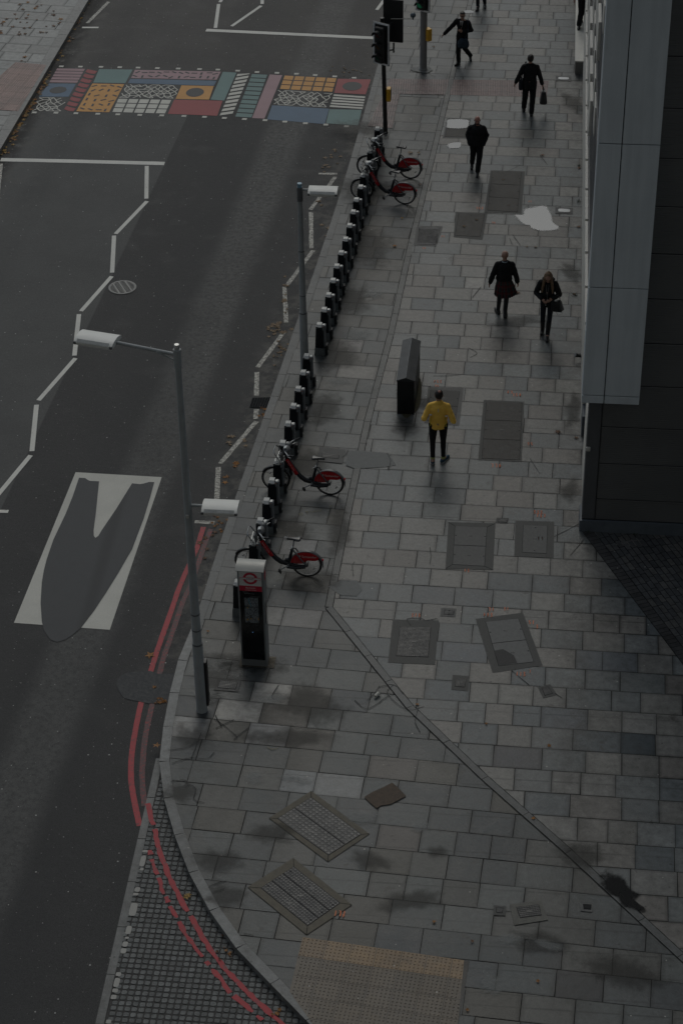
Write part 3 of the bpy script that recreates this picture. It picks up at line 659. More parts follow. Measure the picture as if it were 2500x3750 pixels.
mb = MB(); soft(mb, OILY, .0185, .62, .10); mb.build('oily_smear', stain_mat('oily_smear', (.009, .009, .009), .93, .75, 12.), kind='structure')
# ------------------------------------------------------------------ puddles
def water():
    s = NT('puddle_water'); v = s.co(); s.bump(s.noise(v, 5, 2), .02, .01); s.b.inputs['IOR'].default_value = 1.33
    m_ = s.fin((.05, .048, .044), .03, 0, 1.); s.b.inputs['IOR'].default_value = 1.7
    at = s.n('Attribute'); at.attribute_name = 'Col'; sp = s.n('SeparateColor'); s.l(at.outputs['Color'], sp.inputs[0]); tr = s.n('BsdfTransparent'); mx = s.n('MixShader')
    f = s.ramp(s.math('ADD', sp.outputs[0], s.math('MULTIPLY', s.math('SUBTRACT', s.noise(v, 14, 4), .5), .5)), .15, .85)
    s.l(f, mx.inputs[0]); s.l(tr.outputs[0], mx.inputs[1]); s.l(s.b.outputs[0], mx.inputs[2]); out = s.t.nodes['Material Output']; s.l(mx.outputs[0], out.inputs[0]); return m_
m_water = water()
for nm, f, pts, zz in (('puddle', G, [(1500 + x * .4145, 380 + y * .4145) for x, y in [(925, 985), (1000, 985), (1010, 940), (1085, 920), (1190, 905), (1225, 945), (1250, 1000), (1265, 1055), (1310, 1090), (1300, 1112), (1240, 1125), (1150, 1125), (1075, 1105), (1060, 1080), (1010, 1070), (960, 1030)]], .0165),
                      ('puddle', G, [(1500 + x * .4145, 380 + y * .4145) for x, y in [(340, 145), (505, 148), (520, 175), (495, 220), (335, 220), (325, 185)]], .0240),
                      ('puddle', G, [(1500 + x * .4145, 380 + y * .4145) for x, y in [(330, 370), (360, 352), (440, 345), (452, 370), (430, 395), (350, 398)]], .0165),
                      ('puddle', G, [(1600 + x * .2551, y * .2551) for x, y in [(370, 170), (430, 152), (500, 160), (530, 185), (450, 195), (380, 190)]], .0165)):
    mb = MB(); P = ccw([f(*p)[:2] for p in pts]); P = ccw([tuple(q) for q in smooth_line(P + [P[0]], 4)][:-1]); 
    n = len(P); C_ = (sum(p[0] for p in P) / n, sum(p[1] for p in P) / n); I = [(p[0] + (C_[0] - p[0]) * .12, p[1] + (C_[1] - p[1]) * .12) for p in P]; O_ = [(p[0] - (C_[0] - p[0]) * .10, p[1] - (C_[1] - p[1]) * .10) for p in P]
    mb.face([(x, y, zz) for x, y in I], 0, (1, 1, 1)); w1, w0 = (1., 1., 1.), (0., 0., 0.)
    for k in range(n): j = (k + 1) % n; mb.face([(*O_[k], zz), (*O_[j], zz), (*I[j], zz), (*I[k], zz)], 0, [w0, w0, w1, w1])
    mb.build(nm, m_water, kind='structure')
# ------------------------------------------------------------------ painted crossing
def art():
    P6 = crop(100, 200, 600 / 1568); P7 = crop(620, 220, 780 / 1568); z = RZ + .004
    cols = dict(pink=(.40, .25, .27), red=(.33, .05, .055), teal=(.14, .25, .24), orange=(.66, .32, .07), blue=(.085, .155, .24), white=(.66, .65, .58), dark=(.045, .047, .05))
    names = list(cols); mats = [paint('crossing_' + k, c, .22, (.075, .075, .075)) for k, c in cols.items()]
    mb = MB()
    def q(f, tl, tr, br, bl): return [f(*tl, z), f(*tr, z), f(*br, z), f(*bl, z)]
    def uv(Q, u, v): a = Q[0].lerp(Q[1], u); b = Q[3].lerp(Q[2], u); return a.lerp(b, v)
    def poly(Q, pts, c, dz=0.):
        w_ = [uv(Q, *p) for p in pts]; w_ = ccw([(p.x, p.y) for p in w_]); mb.face([(x, y, z + dz) for x, y in w_], names.index(c))
    def full(Q, c): poly(Q, [(0, 0), (1, 0), (1, 1), (0, 1)], c)
    def dashes(Q, n, m, asp, seed):
        r = random.Random(seed)
        L = (Q[1] - Q[0]).length; H = (Q[3] - Q[0]).length
        for i in range(n):
            for j in range(m):
                u = (i + .5 + r.uniform(-.12, .12)) / n; v = (j + .5 + r.uniform(-.15, .15)) / m; a = r.choice([0, .6, -.6, 1.57, 2.2]); l_, w_ = .085, .03
                pts = [(u + (x * math.cos(a) - y * math.sin(a)) / L, v + (x * math.sin(a) + y * math.cos(a)) / H) for x, y in ((-l_, -w_), (l_, -w_), (l_, w_), (-l_, w_))]
                poly(Q, pts, 'dark', .003)
    def net(Q, seed, ln=.16):
        r = random.Random(seed); L = (Q[1] - Q[0]).length; H = (Q[3] - Q[0]).length; n = max(3, round(L / .19)); m = max(2, round(H / .16))
        pt = [[((i + .5 * (j % 2) + r.uniform(-.22, .22)) / n, min(1, max(0, (j + r.uniform(-.2, .2)) / m))) for i in range(n + 1)] for j in range(m + 1)]
        for j in range(m + 1):
            for i in range(n + 1):
                for di, dj in ((1, 0), (0, 1), (-1 if j % 2 == 0 else 1, 1)):
                    a, b = i + di, j + dj
                    if 0 <= a <= n and b <= m and r.random() < (.5 if dj == 0 else .85):
                        p0, p1 = pt[j][i], pt[b][a]
                        if max(p0[0], p1[0]) > 1.02: continue
                        A, B = uv(Q, *p0), uv(Q, *p1); t = (B - A).normalized(); n_ = Vector((-t.y, t.x, 0)) * .015
                        mb.face([(k.x, k.y, z + .0006 * (i % 3) + .0003 * dj) for k in (A + n_, A - n_, B - n_, B + n_)][::-1], 5)
    def grid(Q, n, m, c, gu=.16, gv=.16):
        for i in range(n):
            for j in range(m): poly(Q, [((i + gu / 2) / n, (j + gv / 2) / m), ((i + 1 - gu / 2) / n, (j + gv / 2) / m), ((i + 1 - gu / 2) / n, (j + 1 - gv / 2) / m), ((i + gu / 2) / n, (j + 1 - gv / 2) / m)], c)
    def x7(x, y): return (x, y)
    def m7(f6, f7): pass
    def QQ(a, b, c_, d_): return [a, b, c_, d_]
    A = lambda x, y: P6(x, y, z); B = lambda x, y: P7(x, y, z)
    grid([A(290, 128), A(556, 133), A(478, 272), A(212, 268)], 1, 5, 'pink', 0, .22)
    full([A(212, 275), A(470, 278), A(398, 403), A(112, 402)], 'blue')
    poly([A(212, 275), A(470, 278), A(398, 403), A(112, 402)], [(.5 + .3 * math.cos(t * .5), .5 + .26 * math.sin(t * .5)) for t in range(12)], 'dark', .003)
    net([A(128, 410), A(388, 414), A(322, 540), A(58, 538)], 1)
    Q = [A(575, 140), A(685, 140), A(455, 540), A(345, 540)]
    for i in range(9): poly(Q, [(.02, (i - .05) / 9), (.55, (i + .25) / 9), (.98, (i + .45) / 9), (.9, (i + 1.05) / 9), (.45, (i + .95) / 9), (-.02, (i + .6) / 9)], 'red')
    full([A(690, 138), A(1010, 143), A(940, 273), A(633, 268)], 'teal')
    Q = [A(625, 276), A(930, 282), A(785, 551), A(470, 542)]; full(Q, 'orange'); dashes(Q, 4, 6, 1, 3)
    Q = [A(1032, 145), B(380, 85), B(350, 145), A(995, 224)]; full(Q, 'pink'); dashes(Q, 12, 2, 1, 5)
    full([A(987, 231), B(350, 152), B(328, 189), A(965, 273)], 'blue')
    net([A(935, 285), A(1455, 292), A(1412, 418), A(893, 412)], 2)
    grid([A(868, 418), A(1388, 430), A(1325, 567), A(806, 552)], 5, 3, 'white', .15, .17)
    Q = [A(1477, 294), B(328, 191), B(293, 291), A(1420, 423)]; full(Q, 'orange'); poly(Q, [(.5 + .27 * math.cos(t * .35), .5 + .33 * math.sin(t * .35)) for t in range(18)], 'dark', .003)
    full([A(1407, 430), B(393, 299), B(353, 410), A(1345, 566)], 'red')
    full([B(395, 86), B(495, 92), B(405, 298), B(304, 291)], 'teal')
    Q = [B(505, 92), B(594, 98), B(458, 418), B(370, 407)]
    for i in range(11): poly(Q, [(.02, max(0, (i + .35) / 11)), (.98, max(0, (i - .45) / 11)), (.98, max(0, min(1, (i + .2) / 11))), (.02, min(1, (i + 1.0) / 11))], 'white')
    grid([B(610, 99), B(723, 105), B(603, 426), B(485, 419)], 1, 10, 'teal', 0, .2)
    full([B(739, 106), B(831, 111), B(700, 431), B(609, 426)], 'pink')
    grid([B(845, 111), B(1236, 131), B(1203, 236), B(808, 214)], 5, 3, 'orange', .14, .16)
    net([B(806, 222), B(1192, 244), B(1160, 346), B(766, 326)], 4)
    full([B(757, 332), B(1176, 358), B(1143, 471), B(719, 436)], 'blue')
    Q = [B(1240, 137), B(1482, 142), B(1444, 252), B(1212, 241)]; full(Q, 'red'); poly(Q, [(.5 + .3 * math.cos(t * .35), .5 + .3 * math.sin(t * .35)) for t in range(18)], 'dark', .003)
    grid([B(1212, 248), B(1442, 264), B(1420, 364), B(1178, 348)], 1, 5, 'white', 0, .38)
    full([B(1178, 362), B(1416, 366), B(1388, 480), B(1152, 466)], 'teal')
    T6 = [(328, 112), (510, 115), (707, 117), (887, 120), (1062, 124), (1246, 129), (1445, 133)]; T7 = [(223, 66), (358, 70), (504, 78), (646, 88), (792, 94), (936, 101), (1073, 110), (1217, 120), (1359, 130)]
    L6 = [(70, 553), (277, 556), (468, 561), (677, 566), (868, 571), (1078, 577), (1288, 581), (1500, 587)]; L7 = [(260, 418), (406, 426), (553, 434), (705, 442), (850, 453), (1001, 465), (1151, 475), (1303, 487)]
    for f, l_ in ((A, T6 + L6), (B, T7 + L7)):
        for x, y in l_:
            c = f(x, y); mb.box((c.x, c.y, z), (.13, .11, .003), 5)
    mb.build('crossing_artwork', mats, kind='structure')
art()
# ------------------------------------------------------------------ the building
def clad():
    s = NT('grey_cladding'); v = s.co(); mp = s.n('Mapping'); s.l(v, mp.inputs['Vector']); mp.inputs['Scale'].default_value = (5, 5, .35)
    n1 = s.noise(mp.outputs[0], 1.5, 5); n2 = s.noise(v, .6, 4); f = s.math('ADD', s.math('MULTIPLY', n1, .5), s.math('MULTIPLY', n2, .5)); return s.fin(s.mix(s.ramp(f, .3, .7), (.53, .58, .61), (.66, .71, .74)), s.ramp(n1, .3, .7, .35, .5), 0, .45)
m_clad = clad()
def ribs():
    s = NT('dark_ribbed_cladding'); v = s.co(); sp = s.n('SeparateXYZ'); s.l(v, sp.inputs[0])
    wv = s.math('SINE', s.math('MULTIPLY', sp.outputs[2], 2 * math.pi / .045)); n1 = s.noise(v, .7, 4)
    s.bump(wv, .35, .008); return s.fin(s.mix(s.ramp(n1, .3, .7), (.115, .119, .118), (.138, .142, .141)), .5, 0, .35)
m_ribs = ribs(); m_trim = M('dark_trim', (.10, .104, .11), .5, var=.1, scale=2); m_gap = M('black_gap', (.008, .008, .009), .8)
m_stone = M('pale_facade_stone', (.80, .77, .70), .55, var=.08, scale=3); m_plinth = M('plinth_metal', (.11, .13, .15), .45, var=.15, scale=3)
m_glass = M('dark_window_glass', (.02, .022, .025), .4, var=.1, spec=.6); m_facade = M('facade_grey_metal', (.045, .052, .06), .5, var=.08, scale=2)
b0 = thing('office_building', 'dark ribbed office building with a pale grey corner pier and striped street face', 'building', (BX, BY, 0))
ft = lambda z: z
def part(mb, name, mats, par=b0, **k): return mb.build(name, mats, par, **k)
W, Hb, Dp = 14., 15., 48.
mb = MB(); mb.box((.26 + (W - .26) / 2, .30, .28 + Hb / 2), (W - .26, .5, Hb)); part(mb, 'ribbed_wall', m_ribs)
mb = MB(); mb.box((.13, .30, .28 + Hb / 2), (.26, .512, Hb), bev=.01); mb.box((.262, .045, .28 + Hb / 2), (.012, .012, Hb), 1); part(mb, 'corner_trim', [m_trim, m_gap])
mb = MB(); mb.box((W / 2 - .01, .26, .14), (W + .06, .56, .27), bev=.01); mb.box((W / 2, .275, .275), (W, .5, .02), 1); part(mb, 'wall_base', [m_plinth, m_gap])
for i, py in enumerate((211, 402, 586, 763, 937, 1103, 1267, 1425, 1579, 1714, 1845)):
    zz = YP(2500, py, BY).z
    mb = MB(); mb.box((.27 + (W - .27) / 2, .047, zz), (W - .27, .012, .012)); mb.box((.27 + (W - .27) / 2, .043, zz - .014), (W - .27, .018, .014), 1); part(mb, 'panel_joint', [m_gap, M('joint_trim', (.17, .17, .17), .4)])
p = YP(2060 + 308 * .2977, 1400 + 830 * .2977, BY); mb = MB(); mb.box((p.x - BX, .03, p.z), (.085, .05, .085), bev=.008); part(mb, 'wall_plate', M('white_plate', (.55, .54, .5), .5))
# pier
y_f = -.30
X0 = YP(2128, 1474, BY + y_f).x - BX; X1 = YP(2337.5, 1482, BY + y_f).x - BX; XJ = YP(2209, 1478, BY + y_f).x - BX
zb = YP(2230, 1479, BY + y_f).z; joints = [YP(2230, y, BY + y_f).z for y in (1451, 1055, 527, -120)]
zt = Hb
lv = [zb] + joints + [zt]
pr = thing('x', 'x', 'x'); bpy.data.objects.remove(pr)
mb = MB(); mb.box(((X0 + X1) / 2, .10, (zb + zt) / 2 + .02), (X1 - X0 - .03, .7, zt - zb - .04)); pier = part(mb, 'pier', m_gap)
g = .009
for i in range(len(lv) - 1):
    for xa, xb in ((X0, XJ), (XJ, X1)):
        a, b = lv[i] + (g if i else 0), lv[i + 1] - g; ga, gb = (0, g) if xa == X0 else (g, 0)
        mb = MB(); mb.box(((xa + ga + xb - gb) / 2, (y_f + .38) / 2, (a + b) / 2), (xb - gb - xa - ga, .38 - y_f, b - a), bev=.006); o = mb.build('pier_panel', m_clad, pier)
# street face (west): pale stone panels between dark window bands
mb = MB(); mb.box((.26, Dp / 2 + .55, Hb / 2), (.42, Dp, Hb)); face = part(mb, 'street_wall', m_facade)
rnd = random.Random(4)
rows = [(.05, 1.62, 3.9, 1.5, .10, 0.), (2.85, 3.75, 12.2, 1.12, .47, .0), (6.05, 6.95, 8.9, 1.10, .42, .3), (9.35, 10.25, 6.8, 1.1, .42, .5), (12.6, 13.4, 4.0, 1.1, .42, .2)]
for (z0, z1, ys, lw, gp, ph) in rows:
    y = ys + ph; n = 0
    while y < 44 and n < 26:
        mb = MB(); mb.box((.03, y + lw / 2, (z0 + z1) / 2), (.09, lw, z1 - z0), bev=.01); part(mb, 'stone_panel', m_stone)
        if gp > .2: mb = MB(); mb.box((.045, y + lw + gp / 2, (z0 + z1) / 2), (.02, gp - .02, z1 - z0)); part(mb, 'window', m_glass)
        y += lw + gp; n += 1
for (z0, z1, ys, lw, gp) in [(4.25, 4.95, 9.2, .85, .75), (7.6, 8.2, 7.0, .85, .75), (1.75, 2.2, 14.5, .9, .7)]:
    y = ys; n = 0
    while y < 44 and n < 24:
        mb = MB(); mb.box((.045, y + lw / 2, (z0 + z1) / 2), (.045, lw, z1 - z0), bev=.008); part(mb, 'stone_panel', m_stone)
        y += lw + gp; n += 1
for zz in (2.3, 5.4, 8.9):
    mb = MB(); mb.box((.038, Dp / 2 + .6, zz), (.03, Dp - 1, .05)); part(mb, 'ledge', m_trim)
mb = MB(); mb.box((.3, .6 + .9, 1.0), (.56, 1.9, 1.98)); part(mb, 'street_wall_corner', m_stone)
mb = MB(); mb.box((.02, 4.0, .28), (.06, 1.2, .5), bev=.01); part(mb, 'wall_cap', m_plinth)
# stone step at the door
a, b = G(2102, 251, .42), G(2130, 273)
hz_ = .42
yf = G(2104, 272).y; xw = G(2103, 272).x
st_ = thing('stone_step', 'long pale stone doorstep against the building at the top right', 'step', (xw, yf, 0))
mb = MB(); mb.box(((BX - xw) / 2, 9, hz_ / 2 - .02), (BX - xw, 18, hz_ - .04)); mb.build('riser', M('step_side_stone', (.16, .155, .145), .6, var=.1), st_)
mb = MB(); mb.box(((BX - xw) / 2, 8.99, hz_ - .02), (BX - xw + .03, 18.04, .045), bev=.012)
mb.build('tread', M('step_top_stone', (.68, .66, .60), .5, var=.08, scale=3), st_)
# unseen block at the viewpoint; height and wings added to shade the near corner
ob = thing('shade_block', 'tall pale office tower behind the viewpoint, shading the near corner', 'building', (-6, -2.2, 0))
mb = MB(); mb.box((0, -6, 24), (90, 12, 48)); mb.build('wall', M('shade_block_wall', (.30, .30, .29), .7), ob)
mb = MB(); mb.box((-36 + 6, 7.4, 24), (48, 14.6, 48)); mb.box((36 + 6, 7.0, 24), (52, 13.8, 48)); mb.build('shade_wing', M('shade_block_wall', (.30, .30, .29), .7), ob)  # side wings added out of view to darken the near ground
# ------------------------------------------------------------------ street lamps
m_pole = M('grey_painted_steel', (.33, .35, .352), .5, var=.12, scale=4, spec=.4); m_poled = M('worn_steel_band', (.12, .125, .13), .6)
m_lampw = M('white_lamp_housing', (.75, .75, .71), .42, var=.05, scale=4); m_lens = M('lamp_lens', (.35, .36, .36), .2, spec=.6); m_black = M('black_plastic', (.012, .012, .013), .45)
def head(par, c, dx, L, Wd, yaw=0., tilt=0.):
    """flat curved lantern, long axis along dx, curved across"""
    R_ = Matrix.Rotation(yaw, 3, 'Z') @ Matrix.Rotation(tilt, 3, 'Y'); n = 10; mbh = MB(); vs = []; L2 = L / 2
    for sx_ in (-L2, L2):
        for k in range(n + 1):
            t = k / n; y = -Wd / 2 + Wd * t; z = .055 * (1 - (2 * t - 1) ** 2) ** .8; vs.append(R_ @ Vector((sx_, y, z)) + Vector(c))
        for k in (n, 0): t = k / n; vs.append(R_ @ Vector((sx_, (-Wd / 2 + Wd * t) * .96, -.045)) + Vector(c))
    m = n + 3
    fs = [[k, (k + 1) % m, m + (k + 1) % m, m + k] for k in range(m)] + [list(range(m))[::-1], [m + k for k in range(m)]]
    mbh.mesh(vs, fs); h = mbh.build('lantern', m_lampw, par, smooth=True)
    f = MB(); f.box(R_ @ Vector((0, -Wd * .44, .028)) + Vector(c), (L * .84, .06, .008), 0, R_ @ Matrix.Rotation(rad(38), 3, 'X')); f.build('access_flap', M('lamp_flap', (.5, .51, .49), .4), h)
    f = MB(); f.box(R_ @ Vector((0, 0, -.055)) + Vector(c), (L * .86, Wd * .8, .025), 0, R_, bev=.006); f.build('lens', m_lens, h)
    for sg in (-1, 1): f = MB(); f.box(R_ @ Vector((sg * L * .47, -Wd * .47, -.01)) + Vector(c), (.05, .03, .045), 0, R_, bev=.004); f.build('hinge', m_poled, h)
L1 = G(740, 2600); 
def hz(px, py, b):
    r = RW @ np.array([px / K - CXD, py / K - CYD, F0]); t = b.y / r[1]; return Vector((r[0] * t, b.y, HC + r[2] * t))
top = hz(648, 1275, L1)
lt = thing('street_lamp', 'two-headed grey street lamp in front of the information pillar, nearest to the camera', 'street lamp', L1)
mb = MB(); H1 = top.z - .02
dx = top.x - L1.x   # the post leans a touch in plan
ln = lambda z: dx * z / H1
mb.tube([(0, 0, 0), (0, 0, .02), (ln(1.5), 0, 1.5), (ln(1.52), 0, 1.52), (ln(H1 - .25), 0, H1 - .25)], [.105, .098, .092, .082, .050], 0, 20); mb.build('pole', m_pole, lt, smooth=True)
mb = MB(); mb.tube([(ln(H1), 0, H1 - .32), (ln(H1), 0, H1)], .064, 0, 18); cp = mb.build('pole_cap', m_pole, lt, smooth=True)
mb = MB(); mb.tube([(ln(H1), 0, H1), (ln(H1), 0, H1 + .04), (ln(H1), 0, H1 + .09)], [.045, .048, .038], 0, 14); mb.build('photocell', M('chrome_cell', (.55, .55, .53), .25, .6), cp, smooth=True)
for zz in (1.53, 1.85, 2.2): mb = MB(); mb.tube([(ln(zz), 0, zz), (ln(zz), 0, zz + .025)], (.095 if zz < 1.6 else .083), 0, 20); mb.build('band', m_poled, lt)
mb = MB(); mb.box((.108, .05, .62), (.05, .16, 1.0), bev=.012); mb.build('access_door', m_black, lt)
mb = MB(); mb.box((.0, -.1, 4.35), (.05, .03, .06), bev=.004); mb.build('tag_plate', M('white_plate', (.5, .5, .48), .5), lt)
hl = hz(338, 1243, L1) - L1; ar = Vector((ln(H1), 0, H1 - .1)); hr = hz(808, 1855, L1) - L1; zr = hz(715, 1852, L1).z
mb = MB(); mb.tube([ar, Vector((hl.x + .30, .30, hl.z - .22))], .03, 0, 12); mb.tube([ar + Vector((-.02, 0, -.12)), ar + Vector((-.35, .07, .0))], .014, 0, 8); mb.build('arm', m_pole, lt, smooth=True)
head(lt, (hl.x, .36, hl.z - .2), 1, .66, .42, rad(-12))
mb = MB(); mb.tube([(ln(zr), 0, hr.z), (hr.x - .3, 0, hr.z)], .026, 0, 12); mb.build('arm', m_pole, lt, smooth=True)
head(lt, (hr.x, 0, hr.z), 1, .60, .42)
L2 = G(1116, 1352); top2 = hz(1097, 685, L2)
lt = thing('street_lamp', 'single-headed grey street lamp halfway along the row of cycle docks', 'street lamp', L2)
H2 = top2.z; dx2 = top2.x - L2.x; ln2 = lambda z: dx2 * z / H2
mb = MB(); mb.tube([(0, 0, 0), (ln2(1.45), 0, 1.45), (ln2(1.47), 0, 1.47), (ln2(H2 - .2), 0, H2 - .2)], [.095, .088, .074, .050], 0, 20); mb.build('pole', m_pole, lt, smooth=True)
mb = MB(); mb.tube([(ln2(H2), 0, H2 - .32), (ln2(H2), 0, H2)], .064, 0, 18); cp = mb.build('pole_cap', m_poled, lt, smooth=True)
mb = MB(); mb.tube([(ln2(H2), 0, H2), (ln2(H2), 0, H2 + .09)], .05, 0, 14); mb.build('photocell', M('blue_cell', (.2, .35, .45), .3), cp, smooth=True)
for zz in (1.46, 1.9, 3.0): mb = MB(); mb.tube([(ln2(zz), 0, zz), (ln2(zz), 0, zz + .02)], (.091 if zz < 1.6 else .073), 0, 20); mb.build('band', m_poled, lt)
hr = hz(1183, 697, L2) - L2
mb = MB(); mb.tube([(ln2(H2), 0, hr.z), (hr.x - .3, 0, hr.z)], .028, 0, 12); mb.build('arm', m_pole, lt, smooth=True)
head(lt, (hr.x, 0, hr.z), 1, .62, .42)
# ------------------------------------------------------------------ traffic signals
m_blk = M('matt_black_signal', (.018, .018, .018), .55); m_bord = M('white_reflective_border', (.85, .86, .86), .45); m_ybox = M('yellow_signal_box', (.80, .44, .04), .45, var=.08)
def signal_head(par, c, yaw, w=.50, h=1.17, lit=None, hoods=3, border=True):
    R_ = Matrix.Rotation(yaw, 3, 'Z'); c = Vector(c); T = lambda x, y, z: R_ @ Vector((x, y, z)) + c
    mb = MB(); mb.box(c, (w, .03, h), 0, R_, bev=.012); bb = mb.build('backing_board', m_blk, par)
    if border:
        mb = MB()
        for a, b, u, v_ in ((0, h / 2 - .024, w, .048), (0, -h / 2 + .024, w, .048), (-w / 2 + .024, 0, .048, h - .03), (w / 2 - .024, 0, .048, h - .03)): mb.box(T(a, -.019, b), (u, .006, v_), 0, R_)
        mb.build('border', m_bord, bb)
    mb = MB(); mb.box(T(0, -.09, 0), (w * .56, .15, h * .84), 0, R_, bev=.03); mb.build('signal_case', m_blk, par)
    for i, cc in enumerate(('red', 'amber', 'green')[3 - hoods:]):
        z = (1 - i) * h * .27 if hoods == 3 else (.5 - i) * h * .4
        n = 14; vs = []
        for k in range(n + 1):
            a = math.pi * (k / n) * 1.1 - .16
            for y, r in ((-.16, .112), (-.36 + .05 * math.cos(a) ** 2, .118)): vs.append(T(r * math.cos(a), y, z + r * math.sin(a)))
        m_h = MB(); m_h.mesh(vs, [[2 * k, 2 * k + 2, 2 * k + 3, 2 * k + 1] for k in range(n)]); ho = m_h.build('hood', m_blk, par, smooth=True)
        sm = ho.modifiers.new('thick', 'SOLIDIFY'); sm.thickness = .006
        mb = MB(); mb.tube([T(0, -.15, z), T(0, -.175, z)], .098, 0, 18)
        if lit == cc:
            s = NT('lit_green_lens'); s.b.inputs['Emission Color'].default_value = (.05, .7, .3, 1); s.b.inputs['Emission Strength'].default_value = .07; mt = s.fin((.02, .2, .1), .3)
        else: mt = M('dark_lens_' + cc, {'red': (.06, .008, .008), 'amber': (.07, .03, .005), 'green': (.008, .05, .03)}[cc], .2, spec=.6)
        mb.build('lens', mt, ho)
TL = G(1330 + 380 * .2126, 2290 * .2126)
t1 = thing('traffic_signal', 'black traffic signal post with a white-bordered head at the near end of the crossing', 'traffic light', TL)
q = lambda x, y: hz(1330 + x * .2126, y * .2126, TL) - TL
pt = q(345, 980)
mb = MB(); mb.tube([(0, 0, 0), (0, 0, .04), (pt.x, 0, 2.2), (pt.x - .03, 0, 3.3)], [.075, .062, .057, .057], 0, 16); mb.build('post', M('black_post_paint', (.016, .016, .015), .42, var=.2), t1, smooth=True)
c1 = q(310, 650); signal_head(t1, (c1.x + .02, -.18, c1.z - .09), rad(-28))
mb = MB(); mb.box((pt.x - .02, -.05, 2.75), (.08, .2, .05)); mb.box((pt.x - .02, -.05, 2.25), (.08, .2, .05)); mb.build('bracket', m_blk, t1)
c2 = q(500, 510); signal_head(t1, (c2.x, .25, c2.z + .14), rad(172), .54, 1.18)
mb = MB(); b1 = q(515, 905); mb.tube([(b1.x, .12, b1.z - .05), (b1.x, .12, b1.z + .22)], .024, 0, 8); mb.tube([(pt.x, 0, b1.z + .03), (b1.x, .12, b1.z + .03)], .02, 0, 8); mb.tube([(pt.x, 0, 3.05), (c2.x, .2, 3.1)], .02, 0, 8); mb.build('bracket', m_blk, t1)
a0, a1 = q(540, 322), q(830, 318); c3 = q(855, 255)
mb = MB(); mb.tube([(a0.x - .1, -.02, a0.z), (a1.x, -.02, a1.z)], .011, 0, 8); ar_ = mb.build('sensor_arm', M('pale_rod', (.4, .38, .34), .4), t1)
mb = MB(); mb.ell((c3.x, -.02, c3.z), (.075, .075, .07), 0, 14, 8); mb.tube([(c3.x, -.02, c3.z - .12), (c3.x, -.02, c3.z)], .025, 0, 8); mb.build('dome_sensor', M('blue_grey_dome', (.09, .115, .14), .25, spec=.6), ar_, smooth=True)
yb_ = q(430, 1620); mb = MB(); mb.box((yb_.x + .01, -.01, yb_.z), (.11, .20, .36), bev=.012); pb = mb.build('push_button_box', m_ybox, t1)
mb = MB(); mb.box((yb_.x + .068, -.01, yb_.z), (.012, .16, .30)); mb.build('button_panel', m_blk, pb)
TL2 = G(1330 + 1030 * .2126, 1205 * .2126)
t2 = thing('traffic_signal', 'thick grey signal column showing green, at the top edge beyond the crossing', 'traffic light', TL2)
q2 = lambda x, y: hz(1330 + x * .2126, y * .2126, TL2) - TL2
mb = MB(); mb.tube([(0, 0, 0), (0, 0, .05), (0, 0, .06), (0, 0, 4.6)], [.12, .12, .102, .098], 0, 20); mb.build('post', M('grey_column_paint', (.24, .24, .235), .5, var=.08), t2, smooth=True)
cb = q2(1030, 185); signal_head(t2, (cb.x, -.2, cb.z + .06 + .56), rad(-24), .46, 1.12, lit='green')
mb = MB(); mb.box((0, -.1, cb.z + .5), (.07, .2, .05)); mb.box((0, -.1, cb.z + .9), (.07, .2, .05)); mb.build('bracket', m_blk, t2)
yb_ = q2(1120, 585); mb = MB(); mb.box((yb_.x - .01, -.03, yb_.z), (.15, .2, .36), 0, Matrix.Rotation(rad(35), 3, 'Z'), bev=.012); pb = mb.build('push_button_box', m_ybox, t2)
mb = MB(); mb.box((yb_.x + .045, -.09, yb_.z), (.10, .02, .30), 0, Matrix.Rotation(rad(35), 3, 'Z')); mb.build('button_panel', m_blk, pb)
mb = MB(); mb.face([(TL2.x + x, TL2.y + y, .0165) for x, y in ccw(blob((0, 0), .3, .22, 0, seed=9))]); mb.build('cement_collar', m_rep, kind='structure')
# ------------------------------------------------------------------ information pillar
KB = G(820 + 480 * .2338, 1950 + 2097 * .2338); kx0, kx1 = G(820 + 280 * .2338, 1950 + 2090 * .2338).x, G(820 + 680 * .2338, 1950 + 2105 * .2338).x
kw = kx1 - kx0; kd = .29; KH = 2.2; kz = YP(820 + 400 * .2338, 1950 + 600 * .2338, KB.y).z
ks_ = thing('information_pillar', 'dark cycle-hire pillar with a red and white roundel sign and map', 'pillar', ((kx0 + kx1) / 2, KB.y, 0), rad(-1.5))
m_ksteel = M('brushed_grey_steel', (.25, .265, .27), .4, .3, var=.08, scale=3); m_kblack = M('gloss_black_glass', (.006, .007, .009), .12, spec=.5)
m_sign = M('sign_white', (.66, .67, .65), .4, var=.03); m_sred = M('sign_red', (.52, .02, .05), .4, var=.04); m_stxt = M('sign_navy', (.02, .025, .09), .5)
z_b = .17
mb = MB(); mb.box((0, kd / 2, kz / 2), (kw, kd, kz), bev=.012); kb = mb.build('casing', m_ksteel, ks_)
fy = -.004; fw = kw * .86
zz = lambda y: kz * (2090 - y) / 1490
def plate(nm, x0, x1, z0, z1, mt, par, dy=0.): mb = MB(); mb.box(((x0 + x1) / 2, fy - dy - .002, (z0 + z1) / 2), (x1 - x0, .006, z1 - z0)); return mb.build(nm, mt, par)
gp_ = plate('glass_panel', -fw / 2, fw / 2, z_b, zz(905), m_kblack, ks_)
sg = plate('sign_panel', -fw / 2, fw / 2, zz(825), zz(597), m_sign, ks_); rb = plate('name_band', -fw / 2, fw / 2, zz(905), zz(826), m_sred, ks_, .0005)
cz = (zz(825) + zz(597)) / 2; y_ = fy - .008
mb = MB(); mb.ring((0, y_, cz), .108, .022, 0, 40, 4, 'Y', .12); mb.build('roundel', m_sred, sg)
bw_, bh_ = .19, .022
